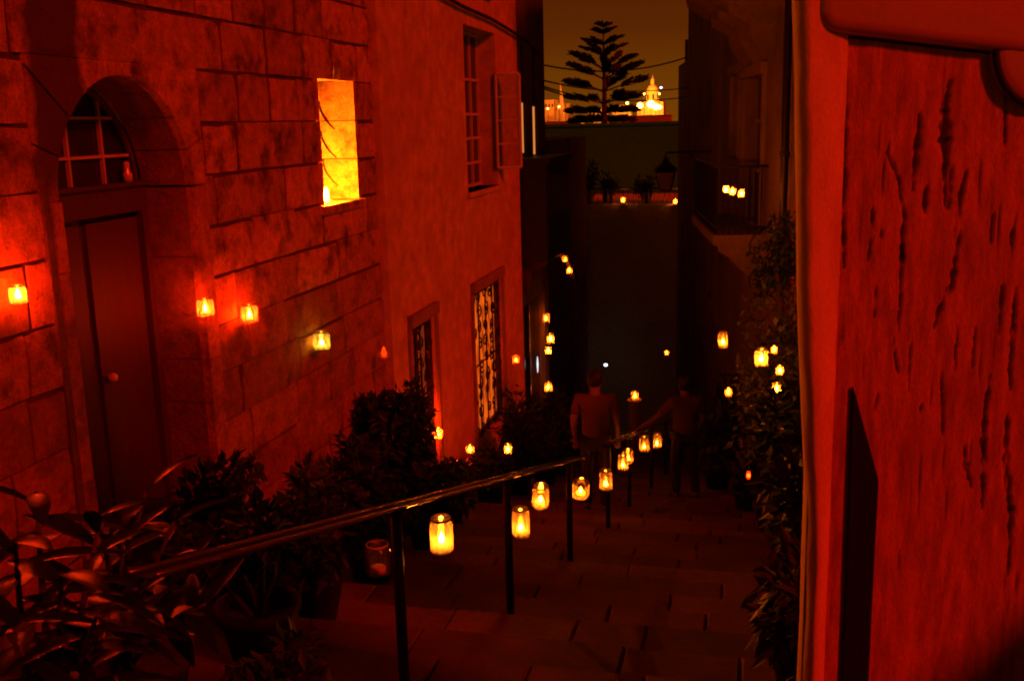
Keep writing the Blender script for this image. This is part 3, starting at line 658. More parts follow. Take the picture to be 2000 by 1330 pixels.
# door leaf: dense relief with carved vertical splits
da = Vector((Pc.x-Pb.x, Pc.y-Pb.y, 0)); dl = da.length; du_ = da.normalized(); dn = Vector((du_.y, -du_.x, 0))
PD = Plane((Pb.x, Pb.y, 0)+Vector((0, 0, 0)) if False else Vector((Pb.x, Pb.y, 0))-dn*.012, du_, dn)
cracks = [  # polylines in photo pixels with half width
    ([(1858, 155), (1848, 215), (1850, 275), (1852, 330), (1852, 405)], 13), ([(1798, 222), (1793, 290), (1785, 345), (1785, 368)], 8),
    ([(1737, 262), (1733, 300), (1757, 355), (1766, 425), (1762, 510), (1757, 650)], 5), ([(1888, 340), (1873, 400), (1872, 480), (1862, 555), (1840, 600), (1826, 640)], 9),
    ([(1811, 362), (1806, 415)], 6), ([(1703, 410), (1705, 455), (1700, 505)], 6), ([(1763, 480), (1768, 515)], 5), ([(1940, 420), (1936, 475)], 5),
    ([(1978, 450), (1977, 480)], 8), ([(1722, 450), (1724, 465)], 4), ([(1965, 185), (1962, 285)], 5), ([(1985, 560), (1980, 640), (1975, 760)], 8),
    ([(1935, 735), (1925, 800), (1922, 850), (1920, 990)], 9), ([(1885, 875), (1888, 910), (1897, 950)], 6), ([(1968, 810), (1965, 910), (1975, 1000), (1970, 1120)], 9),
    ([(1840, 730), (1843, 855)], 5), ([(1715, 770), (1708, 800)], 4), ([(1745, 660), (1755, 730)], 4), ([(1800, 790), (1797, 810)], 5), ([(1957, 560), (1950, 650)], 5),
    ([(1712, 560), (1708, 620)], 4), ([(1780, 670), (1776, 760)], 3), ([(1905, 640), (1900, 735)], 4), ([(1650, 100), (1652, 260), (1648, 420), (1650, 520)], 7), ([(1870, 640), (1866, 720)], 3)]
cr = []
for pts, hw in cracks:
    q = [PD.hit(*p) for p in pts]; cr.append((q, hw/FPX*2.75*.75))
nu, nz = 190, 400; z0d, z1d = -.85, 2.2
me_v = []; cval = []
for k in range(nz+1):
    z = z0d+(z1d-z0d)*k/nz
    for i in range(nu+1):
        u = dl*i/nu; h = .0025*noise.noise(Vector((u*22, z*2.2, 1)))+.004*noise.noise(Vector((u*5, z*2, 5)))
        gr = noise.noise(Vector((u*75, z*5, 9))); zone = noise.noise(Vector((u*4, z*2.2, 12)))
        c = max(0, min(1, (gr-.42)*5))*max(0, min(1, (zone+.05)*4))
        h -= .006*c
        for q, hw in cr:
            if z > q[0][1]+.03 or z < q[-1][1]-.03: continue
            for (ua, za), (ub, zb) in zip(q, q[1:]):
                if zb-.004 <= z <= za+.004:
                    t = (za-z)/max(1e-4, za-zb); t = min(1, max(0, t))
                    tt = (q[0][1]-z)/max(1e-4, q[0][1]-q[-1][1]); wd = hw*(.45+.55*math.sin(math.pi*min(1, max(.03, tt)))**.6)*(1+.9*noise.noise(Vector((z*38, ua*9, 2)))+.5*noise.noise(Vector((z*110, ua*9, 6))))
                    dd = abs(u-(ua+(ub-ua)*t)-.004*noise.noise(Vector((z*18, ua*5, 7))))
                    v = max(0, min(1, (1.35-dd/max(.0012, wd))*1.6))*max(.0, min(1, 1.1+2.2*noise.noise(Vector((z*16, u*60, 3)))))
                    if v > 0: h -= .009*v; c = max(c, v)
        me_v.append(PD.p(u, z, h)); cval.append(c)
nd_ = empty('weathered_door', (Pb.x, Pb.y, -.7)); tag(nd_, 'weathered red wooden door with long vertical splits, filling the right edge', 'door')
W = nu+1; me = bpy.data.meshes.new('door_boards'); me.from_pydata([tuple(v-nd_.location) for v in me_v], [], [(k*W+i, k*W+i+1, (k+1)*W+i+1, (k+1)*W+i) for k in range(nz) for i in range(nu)])
at = me.attributes.new('worn', 'FLOAT', 'POINT'); at.data.foreach_set('value', cval)
for p in me.polygons: p.use_smooth = True
md = mat('weathered_red_paint', (.50, .19, .13), .8, .55, 16., 150., 1., .005, dark=(.28, .10, .07), dscale=9., dlo=.48, dhi=.7, stretch=(2.2, 2.2, .45)); t = md.node_tree; b_ = t.nodes['Principled BSDF']
l = b_.inputs['Base Color'].links[0].from_socket; a_ = t.nodes.new('ShaderNodeAttribute'); a_.attribute_name = 'worn'
mm = t.nodes.new('ShaderNodeMix'); mm.data_type = 'RGBA'; t.links.new(a_.outputs['Fac'], mm.inputs['Factor']); t.links.new(l, mm.inputs['A']); mm.inputs['B'].default_value = (.05, .03, .02, 1)
t.links.new(mm.outputs['Result'], b_.inputs['Base Color']); me.materials.append(md)
o = link('door_boards', me, nd_)
mb = MB(nd_.location); PD.slab(mb, -.01, dl, z0d, z1d, -.09, -.03); mb.build('door_core', M['wood'], nd_)
# dark slant-topped board standing against the door
bp = [PD.hit(*p, .004) for p in ((1662, 755), (1652, 1100), (1637, 1440), (1686, 1440), (1702, 1100), (1711, 935), (1700, 895))]
mb = MB(PD.p(bp[0][0], bp[2][1])); mb.prism([PD.p(u, z, .004) for u, z in bp], dn*.012); o = mb.build('leaning_board', M['board']); tag(o, 'black tarred board with slanted top standing against the weathered red door', 'board')
# rounded enamelled housing and round disc at the top
u0, zb = PD.hit(1600, 40, .04); zbot = PD.hit(1760, 82, .04)[1]; u1 = PD.hit(1960, 100, .04)[0]
hs = empty('lamp_housing', PD.p(u0+.1, zbot, .04)); tag(hs, 'rounded red enamel housing fixed across the top of the weathered door', 'lamp housing')
vs = []; fs = []; nn = 40; ww, hh, rr = (u1-u0)/2+.06, .11, .05
def rrect(ww, hh, rr, n=40):
    out = []
    for i in range(n):
        a = 2*math.pi*i/n; q_ = (math.cos(a), math.sin(a)); sxn = 1 if q_[0] >= 0 else -1; szn = 1 if q_[1] >= 0 else -1
        out.append((sxn*(ww-rr)+rr*q_[0], szn*(hh-rr)+rr*q_[1]))
    return out
cu, czc = u0+ww, zbot+hh-.004
lay = [(0., 0.), (.0, .02), (.006, .034), (.016, .042), (.03, .045)]
for ins, off in lay: vs += [PD.p(cu+x, czc+z-.10*(x), off+.006) for x, z in rrect(ww-ins, hh-ins, max(.008, rr-ins))]
for li in range(len(lay)-1): fs += [(li*nn+i, li*nn+(i+1) % nn, (li+1)*nn+(i+1) % nn, (li+1)*nn+i) for i in range(nn)]
fs.append([(len(lay)-1)*nn+i for i in range(nn)])
mb = MB(hs.location); mb.add(vs, fs); mb.build('shell', M['enamel'], hs, True)
mb = MB(hs.location); mb.tube([PD.p(cu+x*1.0, czc+z-.10*x, .006) for x, z in rrect(ww+.004, hh+.004, rr)]+[PD.p(cu+rrect(ww+.004, hh+.004, rr)[0][0], czc+rrect(ww, hh, rr)[0][1]-.10*ww, .006)], .0035, 6); mb.build('gasket', M['cable'], hs, True)
dcu, dcz = PD.hit(2040, 92, .03); dr = 108/FPX*2.75
ds = empty('round_disc', PD.p(dcu, dcz, .1)); tag(ds, 'round red metal disc with thick dark rim in the top right corner', 'disc')
def ring(r, off, n=40): return [PD.p(dcu+r*math.cos(2*math.pi*i/n), dcz+r*math.sin(2*math.pi*i/n), off) for i in range(n)]
mb = MB(ds.location); rr_ = ring(dr, .028); mb.tube(rr_+rr_[:2], .009, 8, False); mb.build('rim', M['cable'], ds, True)
mb = MB(ds.location); lay = [(dr, .0), (dr, .022), (dr-.012, .032), (dr-.03, .037), (.001, .040)]; vs = []; fs = []
for r_, of in lay: vs += ring(r_, of)
for li in range(len(lay)-1): fs += [(li*40+i, li*40+(i+1) % 40, (li+1)*40+(i+1) % 40, (li+1)*40+i) for i in range(40)]
mb.add(vs, fs); mb.build('disc_face', M['enamel'], ds, True)

# ================================================================== HANDRAIL
RX = -1.4
def rail_z(y): return -.455-.285*(y)+CZ
def rail_z2(y): return -3.2-.263*(y-9.87)+CZ
def handrail(name, y0, y1, zf, posts, label):
    h = empty(name, (RX, y0, zf(y0)-.95)); tag(h, label, 'handrail', 'handrails down the middle of the steps')
    n = 14; ys = [y0+(y1-y0)*i/n for i in range(n+1)]
    for dx in (-.036, .036):
        mb = MB(h.location); pts = [Vector((RX+dx, y, zf(y))) for y in ys]
        mb.tube(pts, .0075, 12); mb.build('rail_bar', M['rail'], h, True)
    mb = MB(h.location); mb.prism([(RX-.030, y0, zf(y0)-.008), (RX+.030, y0, zf(y0)-.008), (RX+.030, y0, zf(y0)-.014), (RX-.030, y0, zf(y0)-.014)], (0, y1-y0, zf(y1)-zf(y0))); mb.build('rail_plate', M['cable'], h)
    for y in posts:
        mb = MB((RX, y, zf(y)-.95)); mb.tube([(RX, y, zf(y)-.02), (RX, y, G(y)-.35)], .024, 10); mb.build('post', M['iron'], h, True)
        mb = MB((RX, y, zf(y))); mb.box((RX-.042, y-.03, zf(y)-.034), (RX+.042, y+.03, zf(y)-.018)); mb.build('saddle', M['iron'], h)
    return h
handrail('handrail', 2.0, 8.2, rail_z, (3.72, 5.61, 7.66), 'near double-bar steel handrail on posts in the middle of the steps')
handrail('handrail', 9.75, 18.0, rail_z2, (9.86, 11.67, 14.39, 16.9), 'farther double-bar steel handrail continuing down the steps past the gap')

# ================================================================== JARS
prof_g = [(.0, 0), (.40, 0), (.47, .02), (.5, .06), (.5, .78), (.47, .84), (.41, .87), (.41, 1.0)]
jar_me = MB().lathe(prof_g, k=20).mesh('glass', M['jar'], True)
jar_me_c = MB().lathe(prof_g, k=20).mesh('glass', M['jar_clear'], True)
rim_me = MB().lathe([(.41, .93), (.445, .94), (.445, .975), (.41, 1.0), (.395, .985)], k=20).mesh('rim', M['rim'], True)
wax_me = MB().lathe([(0, .02), (.30, .02), (.30, .22), (.26, .24), (.0, .23)], k=14).mesh('candle', M['wax'], True)
flame_me = MB().lathe([(0, 0), (.5, .12), (.62, .3), (.45, .6), (.18, .88), (0, 1)], k=8).mesh('flame', None, True)
JARS = []
def jar(pos, w_, h_, key, s, label, group, hang=None, lit=True, tilt=0, fs=1., name='jar_lantern'):
    """pos = centre of the jar in the world; w_, h_ metres; s = flame radiance"""
    base = Vector(pos)-Vector((0, 0, h_/2)); j = empty(name, base); tag(j, label, 'candle jar', group); j.rotation_euler.z = random.Random(label).random()*6.28
    if tilt: j.rotation_euler = (tilt, tilt*.4, 0)
    if hang is not None and not tilt: j.rotation_euler.z = 0
    o = link('glass', jar_me if lit else jar_me_c, j); o.scale = (w_, w_, h_)
    o = link('rim', rim_me, j); o.scale = (w_, w_, h_)
    o = link('candle', wax_me, j); o.scale = (w_, w_, h_)
    if lit:
        vr = random.Random(label); fw, fh = .022*fs*vr.uniform(.85, 1.1), .045*fs*vr.uniform(.7, 1.25); o = link('flame', flame_me, j, (0, 0, h_*.25)); o.scale = (fw, fw, fh)
        o.material_slots[0].link = 'OBJECT' if o.material_slots else 'OBJECT'
        o.material_slots[0].material = flame_mat(key, s)
    if hang is not None:
        hg = Vector(hang)-base; mb = MB()
        top = Vector((0, 0, h_*.96)); a = Vector((-.43*w_, 0, h_*.95)); b = Vector((.43*w_, 0, h_*.95)); apex = Vector((hg.x*.15, hg.y*.15, h_+.55*w_))
        if hg.z < apex.z+.01: apex = top+(hg-top)*.6
        mb.tube([a, apex, b], .0035, 4); mb.tube([apex, hg], .004, 4); mb.build('wire', M['muntin'], j)
    JARS.append(j); return j
flame_me.materials.append(M['led'])

# on the handrail
gR = 'jar lanterns hung along the handrail'
for (px, py, pw, phh, key, s, tl, lab) in (
    (862, 1042, 46, 72, 'amber', 330, .05, 'largest lit jar, hanging first from the near end of the handrail'),
    (1017, 1020, 35, 60, 'amber', 300, .0, 'tall lit jar hanging second along the handrail, beside the second post'),
    (1055, 966, 33, 50, 'amber', 260, .22, 'tilted lit jar hanging third along the handrail'),
    (1133, 952, 34, 34, 'amber', 240, .3, 'squat round lit jar in the gap between the two handrails'),
    (1183, 937, 26, 42, 'amber', 220, 0, 'dim tall lit jar below the start of the far handrail'),
    (1217, 903, 20, 32, 'amber', 240, 0, 'lower of two overlapping lit jars on the far handrail'),
    (1226, 890, 22, 26, 'amber', 240, .1, 'upper of two overlapping lit jars on the far handrail'),
    (1258, 867, 21, 32, 'amber', 240, 0, 'left of the two farthest lit jars on the handrail'),
    (1283, 861, 19, 31, 'amber', 240, 0, 'right of the two farthest lit jars on the handrail')):
    p = atX(px, py, RX+.0); D = (p-CAM).dot(_f); zf = rail_z if p.y < 9 else rail_z2
    hz = zf(p.y)-.02 if not (8.2 < p.y < 9.7) else None
    w_, h_ = pw*D/FPX, phh*D/FPX
    hp = (RX, p.y, hz) if hz else (RX, 8.2, rail_z(8.2)-.02)
    jar(p, w_, h_, key, s, lab, gR, hang=hp, tilt=tl, fs=1.25)
p = atX(738, 1090, RX); D = (p-CAM).dot(_f)
jar(p, 50*D/FPX, 62*D/FPX, 'red', 1, 'unlit clear jar hanging left of the nearest visible handrail post', gR, hang=(RX, p.y, rail_z(p.y)-.02), lit=False)
# on the stone wall
gW = 'jar lanterns hung on the stone wall'
for (px, py, key, s, lab) in ((35, 575, 'red', 2000, 'lit jar with red glow on the wall left of the arched door'),
                              (401, 600, 'red', 1500, 'lit jar with red glow right beside the arched door'),
                              (487, 612, 'red', 1200, 'lit jar with red glow, second to the right of the arched door'),
                              (628, 665, 'yellow', 120, 'lit jar with yellow glow under the slit window')):
    p = atX(px, py, -3.40); D = (p-CAM).dot(_f)
    jar(p, 33*D/FPX, 36*D/FPX, key, s, lab, gW, hang=p+Vector((-.09, 0, .28)), fs=1.2)
p = atX(750, 692, -3.36); jar(p, .11, .09, 'red', 3, 'small dim red jar at the left corner of the plastered house', gW, hang=p+Vector((-.06, 0, .14)), fs=2.2)
# candle in the slit window
p = PL.p(NU0+.20, NZ0+.075, -.10); jar(p, .12, .15, 'niche', 16000, 'brilliant candle glass on the sill of the slit window', None, fs=2.0, name='window_candle')
# the others
gS = 'jar lanterns among the plants'
def J(px, py, Y, w_, h_, key, s, lab, grp, up=None, fs=1.):
    p = atY(px, py, Y); jar(p, w_, h_, key, s, lab, grp, hang=(p+Vector((0, 0, up)) if up else None), fs=fs)
    return p
gL = 'jars strung on the left below the arch'
J(1067, 621, 16.7, .12, .15, 'amber', 170, 'topmost jar of the vertical string on the left', gL, .35, 1.5)
J(1075, 661, 16.6, .13, .18, 'amber', 260, 'second jar from the top of the vertical string on the left', gL, .35, 1.6)
J(1071, 684, 16.6, .12, .16, 'amber', 230, 'third jar from the top of the vertical string on the left', gL, .22, 1.6)
J(1071, 756, 16.5, .13, .18, 'amber', 260, 'lowest jar of the vertical string on the left', gL, .65, 1.6)
sp = atY(1068, 590, 19.3)
gA = 'jars on the left arch'
J(1104, 506, 21.3, .13, .15, 'orange', 200, 'upper candle on the right shoulder of the left arch', gA, None, 1.6)
J(1112, 528, 21.3, .13, .15, 'orange', 190, 'lower candle on the right shoulder of the left arch', gA, None, 1.6)
gT = 'candles on the terrace railing'
J(1217, 391, TY-.02, .16, .18, 'orange', 190, 'left candle on the terrace railing at the street end', gT, None, 2.2)
J(1319, 394, TY-.02, .15, .17, 'orange', 190, 'right candle on the terrace railing at the street end', gT, None, 2.2)
gB = 'candles on the right balcony'
for i, (px, py, lab) in enumerate(((1418, 370, 'left candle of three on the iron balcony at right'), (1431, 374, 'middle candle of three on the iron balcony at right'), (1448, 378, 'right candle of three on the iron balcony at right'))):
    q = PR.hit(px, py, by-.02); jar(PR.p(q[0], q[1], by-.02), .075, .10, 'amber', (900, 600, 600)[i], lab, gB, fs=1.2)
gQ = 'jars hanging among the plants on the right'
J(1412, 664, 10.6, .10, .17, 'amber', 220, 'jar hanging left of the brightest jar in the right greenery', gQ, .55, 1.4)
J(1487, 698, 9.3, .12, .16, 'amber', 420, 'brightest jar hanging in the right greenery', gQ, .4, 1.5)
J(1512, 683, 9.5, .06, .07, 'orange', 160, 'tiny candle at the top of the right jar column', gQ, .3, 1.2)
J(1523, 723, 9.5, .07, .09, 'amber', 230, 'middle jar of the right jar column', gQ, .3, 1.3)
J(1517, 758, 9.4, .08, .10, 'amber', 230, 'lowest jar of the right jar column', gQ, .5, 1.4)
J(1423, 766, 9.9, .07, .08, 'orange', 120, 'small red candle low in the right greenery', gQ, .35, 1.2)
J(1462, 928, 8.4, .035, .07, 'red', 22, 'tiny pink night light deep in the lower right plants', gQ, .3, 1.1)
J(1302, 689, 20., .09, .10, 'orange', 120, 'lone small jar hanging over the middle of the street', gQ, .9, 1.3)
gP = 'candles among the left plants'
J(918, 877, 9.2, .08, .08, 'orange', 150, 'orange candle among the left pots, left of a brighter one', gP, None, 1.2)
J(992, 876, 10.2, .08, .11, 'amber', 240, 'bright candle among the left pots near the handrail', gP, None, 1.3)
jar(atX(856, 846, -3.33), .10, .12, 'red', 2600, 'hidden red candle behind the leafy bush lighting the plaster', gP, fs=1.3)
jar(Vector((-3.12, 13.2, atX(940, 770, -3.12).z)), .10, .12, 'red', 420, 'red candle on the sill of the lit grilled window', gP, fs=1.3)
# stone post carrying a candle farther down
pp = atY(1240, 772, 17.); jar(pp, .13, .15, 'orange', 200, 'candle on top of the stone post in the street', gS, fs=1.5)
mb = MB((pp.x, pp.y, -5)); mb.lathe([(.16, G(17)-.4), (.16, G(17)+.1), (.11, G(17)+.14), (.10, pp.z-.12), (.13, pp.z-.1), (.13, pp.z-.076), (0, pp.z-.075)], (pp.x, pp.y, 0), 12)
o = mb.build('stone_post', M['rightstone']); tag(o, 'short stone post in the street with a candle on top', 'post')
# cord that carries the left string of jars, and its arch
ar = empty('iron_arch', atY(1080, 560, 21.5)); tag(ar, 'iron arch over a doorway on the left hung with candles', 'arch')
pts = [atY(*p, 21.5) for p in ((1022, 560), (1035, 535), (1055, 515), (1078, 500), (1095, 497), (1108, 512), (1117, 535), (1124, 556))]
mb = MB(ar.location); mb.tube(pts, .05, 6); mb.build('arch_bar', M['bark'], ar, True)
mb = MB(ar.location); mb.tube([p+Vector((0, .35, 0)) for p in pts], .05, 6); mb.build('arch_bar', M['bark'], ar, True)
for i, p in enumerate(pts[1::2]):
    mb = MB(ar.location); mb.tube([p, p+Vector((0, .35, 0))], .03, 5); mb.build('cross_bar', M['bark'], ar)
for p in (pts[0], pts[-1]):
    mb = MB(ar.location); mb.tube([p, Vector((p.x, p.y, G(21.5)-.2))], .05, 6); mb.build('arch_post', M['bark'], ar)
a, b = atY(1066, 560, 16.66), atY(1071, 770, 16.56); mb = MB(a); mb.tube([a, (a+b)/2+Vector((.01, .03, 0)), b], .008, 5); mb.tube([a, Vector((-3.47, a.y, a.z+.1))], .012, 5)
o = mb.build('cord', M['cable']); tag(o, 'thin vertical cord carrying four jars on the left', 'cord')
# left row behind the arch
lh = empty('back_house', (-6, 22.5, -7)); tag(lh, 'dark set-back house behind the iron arch on the left', 'house')
PB = Plane((0, 23., 0), (1, 0, 0), (0, -1, 0))
PS = Plane((-5.0, 0, 0), (0, 1, 0), (1, 0, 0))
wall_sheet(PS, 17.3, 31, -9.5, 1.0, [(18.6, 19.7, -6.2, -3.7), (22, 23, -7, -4.6), (22, 23, -3, -1.2)], .2, 3).build('wall', M['plaster2'], lh)
for (a, b, c, d) in ((18.6, 19.7, -6.2, -3.7), (22, 23, -7, -4.6), (22, 23, -3, -1.2)):
    mb = MB(PS.p(a, c)); PS.slab(mb, a, b, c, d, -.19, -.15); mb.build('window' if c == -3 else 'door', M['wood'], lh)

# white LED lamps; below them, shop-glass reflections as glowing tubes
lp = atY(1183, 713, 31.5); o = MB(lp); o.lathe([(0, -.04), (.05, -.03), (.06, 0), (.05, .04), (0, .05)], lp, 12); o = o.build('led_lamp', M['led'], None, True); tag(o, 'small white LED lamp far down the dark street', 'lamp')
lp = atD(1291, 172, 29.3); o = MB(lp); o.lathe([(0, -.03), (.05, 0), (0, .04)], lp, 10); o = o.build('roof_lamp', M['led'], None, True); tag(o, 'tiny bluish white lamp on the roof edge beside the far dome', 'lamp')
for i, px in enumerate((998, 1008, 1025, 1050)):
    a = PN.hit(px, 712, -.1); p0 = PN.p(a[0], a[1]-.14, -.1); p1 = PN.p(a[0], a[1]+.14, -.1)
    mb = MB(p0); mb.tube([p0, (p0+p1)/2, p1], (.006, .008 if i < 3 else .018, .006), 6); o = mb.build('glass_glint', M['glint_white'], None, True)  # emissive tube standing in for a reflection in the glass
    tag(o, ['leftmost slim white reflection glowing in the dark shop window', 'second slim white reflection glowing in the dark shop window', 'third slim white reflection glowing in the dark shop window', 'broadest white reflection glowing at the right of the shop window'][i], 'lamp', 'white reflections in the shop window')

# ================================================================== CABLES
def cable(pts, r, label, sag=0.):
    q = []; n = 10
    for a, b in zip(pts, pts[1:]):
        for i in range(n): 
            t = i/n; p = Vector(a).lerp(Vector(b), t); p.z -= sag*4*t*(1-t); q.append(p)
    q.append(Vector(pts[-1])); mb = MB(q[0]); mb.tube(q, r, 6); o = mb.build('cable', M['cable'], None, True); tag(o, label, 'cable', 'overhead cables')
pc = [PH.p(*PH.hit(*p, .05), .05) for p in ((840, -22), (905, 14), (960, 38), (1000, 62))]+[PN.p(*PN.hit(*p, .09), .09) for p in ((1030, 82), (1056, 110))]
cable(pc, .022, 'thick black cable draped across the top of the plastered house')
xw = lambda px, py, Y: atY(px, py, Y)
cable([xw(1058, 127, 17.3), xw(1340, 113, 20.)], .014, 'highest thin wire sagging across the sky in front of the tree', .17)
cable([xw(1058, 157, 17.3), xw(1192, 176, 30), xw(1345, 172, 24.)], .014, 'middle thin wire across the sky below the highest one', .05)
cable([xw(1058, 168, 17.3), xw(1180, 196, 30), xw(1345, 190, 24.)], .014, 'lower thin wire crossing the sky in front of the far dome', .05)
cable([xw(1058, 172, 17.3), xw(1150, 200, 36)], .016, 'short lowest wire running down to the left of the tree', .02)

# ================================================================== PLANTS
def leafcard(mb, p, d, up, L, wd, bend=.15):
    d = d.normalized(); s = d.cross(up)
    if s.length < 1e-3: s = d.cross(Vector((1, 0, 0)))
    s.normalize(); n = s.cross(d)
    mid = p+d*L*.5+n*bend*L*.5; tip = p+d*L
    mb.add([p, mid+s*wd*.5, tip, mid-s*wd*.5, ], [(0, 1, 2), (0, 2, 3)])
def rv(): 
    v = Vector((rnd.gauss(0, 1), rnd.gauss(0, 1), rnd.gauss(0, 1))); return v.normalized()
def shrub(loc, rx, ry, rz_, n, L, wd, label, pot=True, cat='plant', group='shrubs beside the steps', lift=None, name='shrub', clumps=9, mname='leaf'):
    """potted shrub: loc on the ground, foliage ellipsoid of clumps above"""
    loc = Vector(loc); o = empty(name, loc); tag(o, label, cat, group)
    ph_ = .32 if pot else 0; lift = lift if lift is not None else ph_+rz_*.9
    if pot:
        mb = MB(loc); mb.lathe([(0, 0), (.13, 0), (.19, .28), (.215, .28), (.215, .33), (.18, .33), (.17, .28), (0, .27)], loc, 14); mb.build('pot', M['terra'], o, True)
    c0 = loc+Vector((0, 0, lift)); cl = []
    for k in range(clumps):
        v = rv(); q = rnd.random()**.4*.75; cl.append((c0+Vector((v.x*rx*q, v.y*ry*q, v.z*rz_*q)), rnd.uniform(.28, .5)))
    st = MB(loc)
    for c, r in cl:
        b = loc+Vector((rnd.uniform(-.04, .04), rnd.uniform(-.04, .04), ph_*.85)); m1 = b.lerp(c, .5)+rv()*.05
        st.tube([b, m1, c], [.016, .011, .005], 5)
    st.build('stem', M['bark'], o, True)
    fo = MB(loc)
    for i in range(n):
        c, r = rnd.choice(cl); v = rv(); p = c+Vector((v.x*rx, v.y*ry, v.z*rz_))*r*rnd.uniform(.35, 1.)
        d = (v*.8+rv()*.8+Vector((0, 0, -.15))); leafcard(fo, p, d, Vector((0, 0, 1))+rv()*.5, L*rnd.uniform(.7, 1.3), wd*rnd.uniform(.7, 1.3), rnd.uniform(-.1, .25))
    me = fo.mesh('foliage', M[mname]); f = link('foliage', me, o); return o
def sp_(px, Y, x=None): 
    p = atY(px, 900, Y); return (p.x, Y, G(Y)-.05)
gpl = 'pot plants beside the steps'
# left row
shrub((-3.14, 8.5, G(8.5)), .38, .45, .60, 2600, .12, .06, 'broad leafy bush against the corner of the plastered house', lift=.95, clumps=16, group=gpl)
shrub((-3.05, 9.7, G(9.7)), .34, .4, .2, 700, .09, .045, 'low dark shrub right of the leafy bush', group=gpl, lift=.45)
shrub((-3.0, 11.2, G(11.2)), .36, .4, .25, 700, .10, .05, 'dark shrub under the lit grilled window, left of the orange candle', group=gpl, lift=.5)
shrub((-2.95, 12.4, G(12.4)), .4, .5, .55, 900, .22, .035, 'spiky plant in front of the lit grilled window', group=gpl, lift=.75)
shrub((-2.9, 13.9, G(13.9)), .5, .6, .7, 1000, .12, .05, 'dark shrub below the end of the plastered house', group=gpl)
shrub((-2.95, 15.4, G(15.4)), .42, .6, .55, 1000, .12, .05, 'dark shrub before the shop window with white reflections', group=gpl)
shrub((-3.0, 7.3, G(7.3)), .40, .45, .42, 1000, .10, .045, 'dark shrub under the yellow jar on the stone wall', group=gpl)
shrub((-2.6, 6.4, G(6.4)), .38, .45, .26, 900, .10, .05, 'rounded dark shrub left of the near handrail post', group=gpl, lift=.5)
shrub((-2.6, 7.7, G(7.7)), .40, .5, .26, 900, .10, .05, 'low shrub in front of the broad leafy bush', group=gpl, lift=.5)
shrub((-2.5, 5.2, G(5.2)), .35, .4, .36, 900, .10, .05, 'dark low plant below the near handrail', group=gpl)
shrub((-2.35, 4.25, G(4.25)), .33, .36, .30, 800, .09, .045, 'lowest dark plant below the left end of the handrail', group=gpl)
shrub((-3.1, 5.35, G(5.35)), .28, .4, .40, 600, .11, .05, 'dark plant standing in front of the arched door', group=gpl, lift=.6)
# slender rosette plant
def rosette():
    p = atX(486, 935, -3.2); b = Vector((p.x, p.y, G(p.y))); o = empty('rosette_plant', b); tag(o, 'slender bare-stemmed plant with rosette heads against the stone wall', 'plant', gpl)
    mb = MB(b); mb.lathe([(0, 0), (.11, 0), (.15, .24), (.17, .24), (.17, .28), (0, .26)], b, 12); mb.build('pot', M['terra'], o, True)
    mb = MB(b); mb.tube([b+Vector((0, 0, .2)), p+Vector((0, .02, -.3)), p], .012, 6); mb.build('stem', M['bark'], o, True)
    for (du, dz) in ((-.10, .05), (.06, .08), (.14, -.02), (-.06, -.06), (.02, -.0)):
        c = p+Vector((0, du, dz)); mb = MB(c)
        mb.tube([p+Vector((0, 0, -.12)), c], .006, 4)
        for k in range(12): leafcard(mb, c, Vector((rnd.gauss(0, .6), math.cos(k*.52), math.sin(k*.52)+.2)), Vector((1, 0, 0)), .085, .045, .2)
        mb.build('rosette', M['leaf'], o)
rosette()
# big glossy-leaved plant at the lower left
def big_leaf_mesh():
    vs = []; fs = []; n = 6
    for i in range(n+1):
        t = i/n; wd = .5*math.sin(math.pi*min(1, t*.92+.06))**.9; z = -.28*t*t
        vs += [(t, -wd*.24, z+.03*wd), (t, 0, z-.02), (t, wd*.24, z+.03*wd)]
    for i in range(n):
        fs += [(3*i, 3*i+1, 3*i+4, 3*i+3), (3*i+1, 3*i+2, 3*i+5, 3*i+4)]
    return MB().add(vs, fs).mesh('leaf', M['leafbig'], True)
blm = big_leaf_mesh()
def bigplant(base, tips, label, L, nper):
    o = empty('oleander', base); tag(o, label, 'plant', 'large-leaved plants by the camera'); base = Vector(base)
    mb = MB(base); mb.lathe([(0, 0), (.17, 0), (.24, .34), (.26, .34), (.26, .39), (.2, .39), (0, .36)], base, 16); mb.build('pot', M['terra'], o, True)
    for tip in tips:
        b = base+Vector((rnd.uniform(-.06, .06), rnd.uniform(-.06, .06), .34)); m_ = b.lerp(tip, .55)+Vector((0, 0, .06)); ax = [b, m_, tip]
        mb = MB(base); mb.tube(ax, [.014, .010, .005], 6); mb.build('stem', M['bark'], o, True)
        for k in range(nper):
            t = .35+.65*k/(nper-1); p = b.lerp(m_, t*2) if t < .5 else m_.lerp(tip, t*2-1)
            ang = k*2.4+rnd.random(); el = rnd.uniform(-.35, .45)+(.5 if k > nper-3 else 0)
            d = Vector((math.cos(ang)*math.cos(el), math.sin(ang)*math.cos(el), math.sin(el)))
            lf = link('leaf', blm, o); s_ = L*rnd.uniform(.75, 1.25); qd = d.to_track_quat('X', 'Z')
            lf.location = p-base; lf.rotation_mode = 'QUATERNION'; lf.rotation_quaternion = qd; lf.scale = (s_, s_*rnd.uniform(.9, 1.3), s_)
rnd.seed(11)
bigplant((-2.0, 2.35, G(2.35)-.05), [atD(*p) for p in ((70, 960, 2.9), (190, 1040, 2.7), (120, 1120, 2.5), (30, 1060, 2.6), (290, 1130, 2.9), (40, 1220, 2.4), (190, 1200, 2.4))], 'big glossy-leaved oleander in the lower left corner', .21, 11)
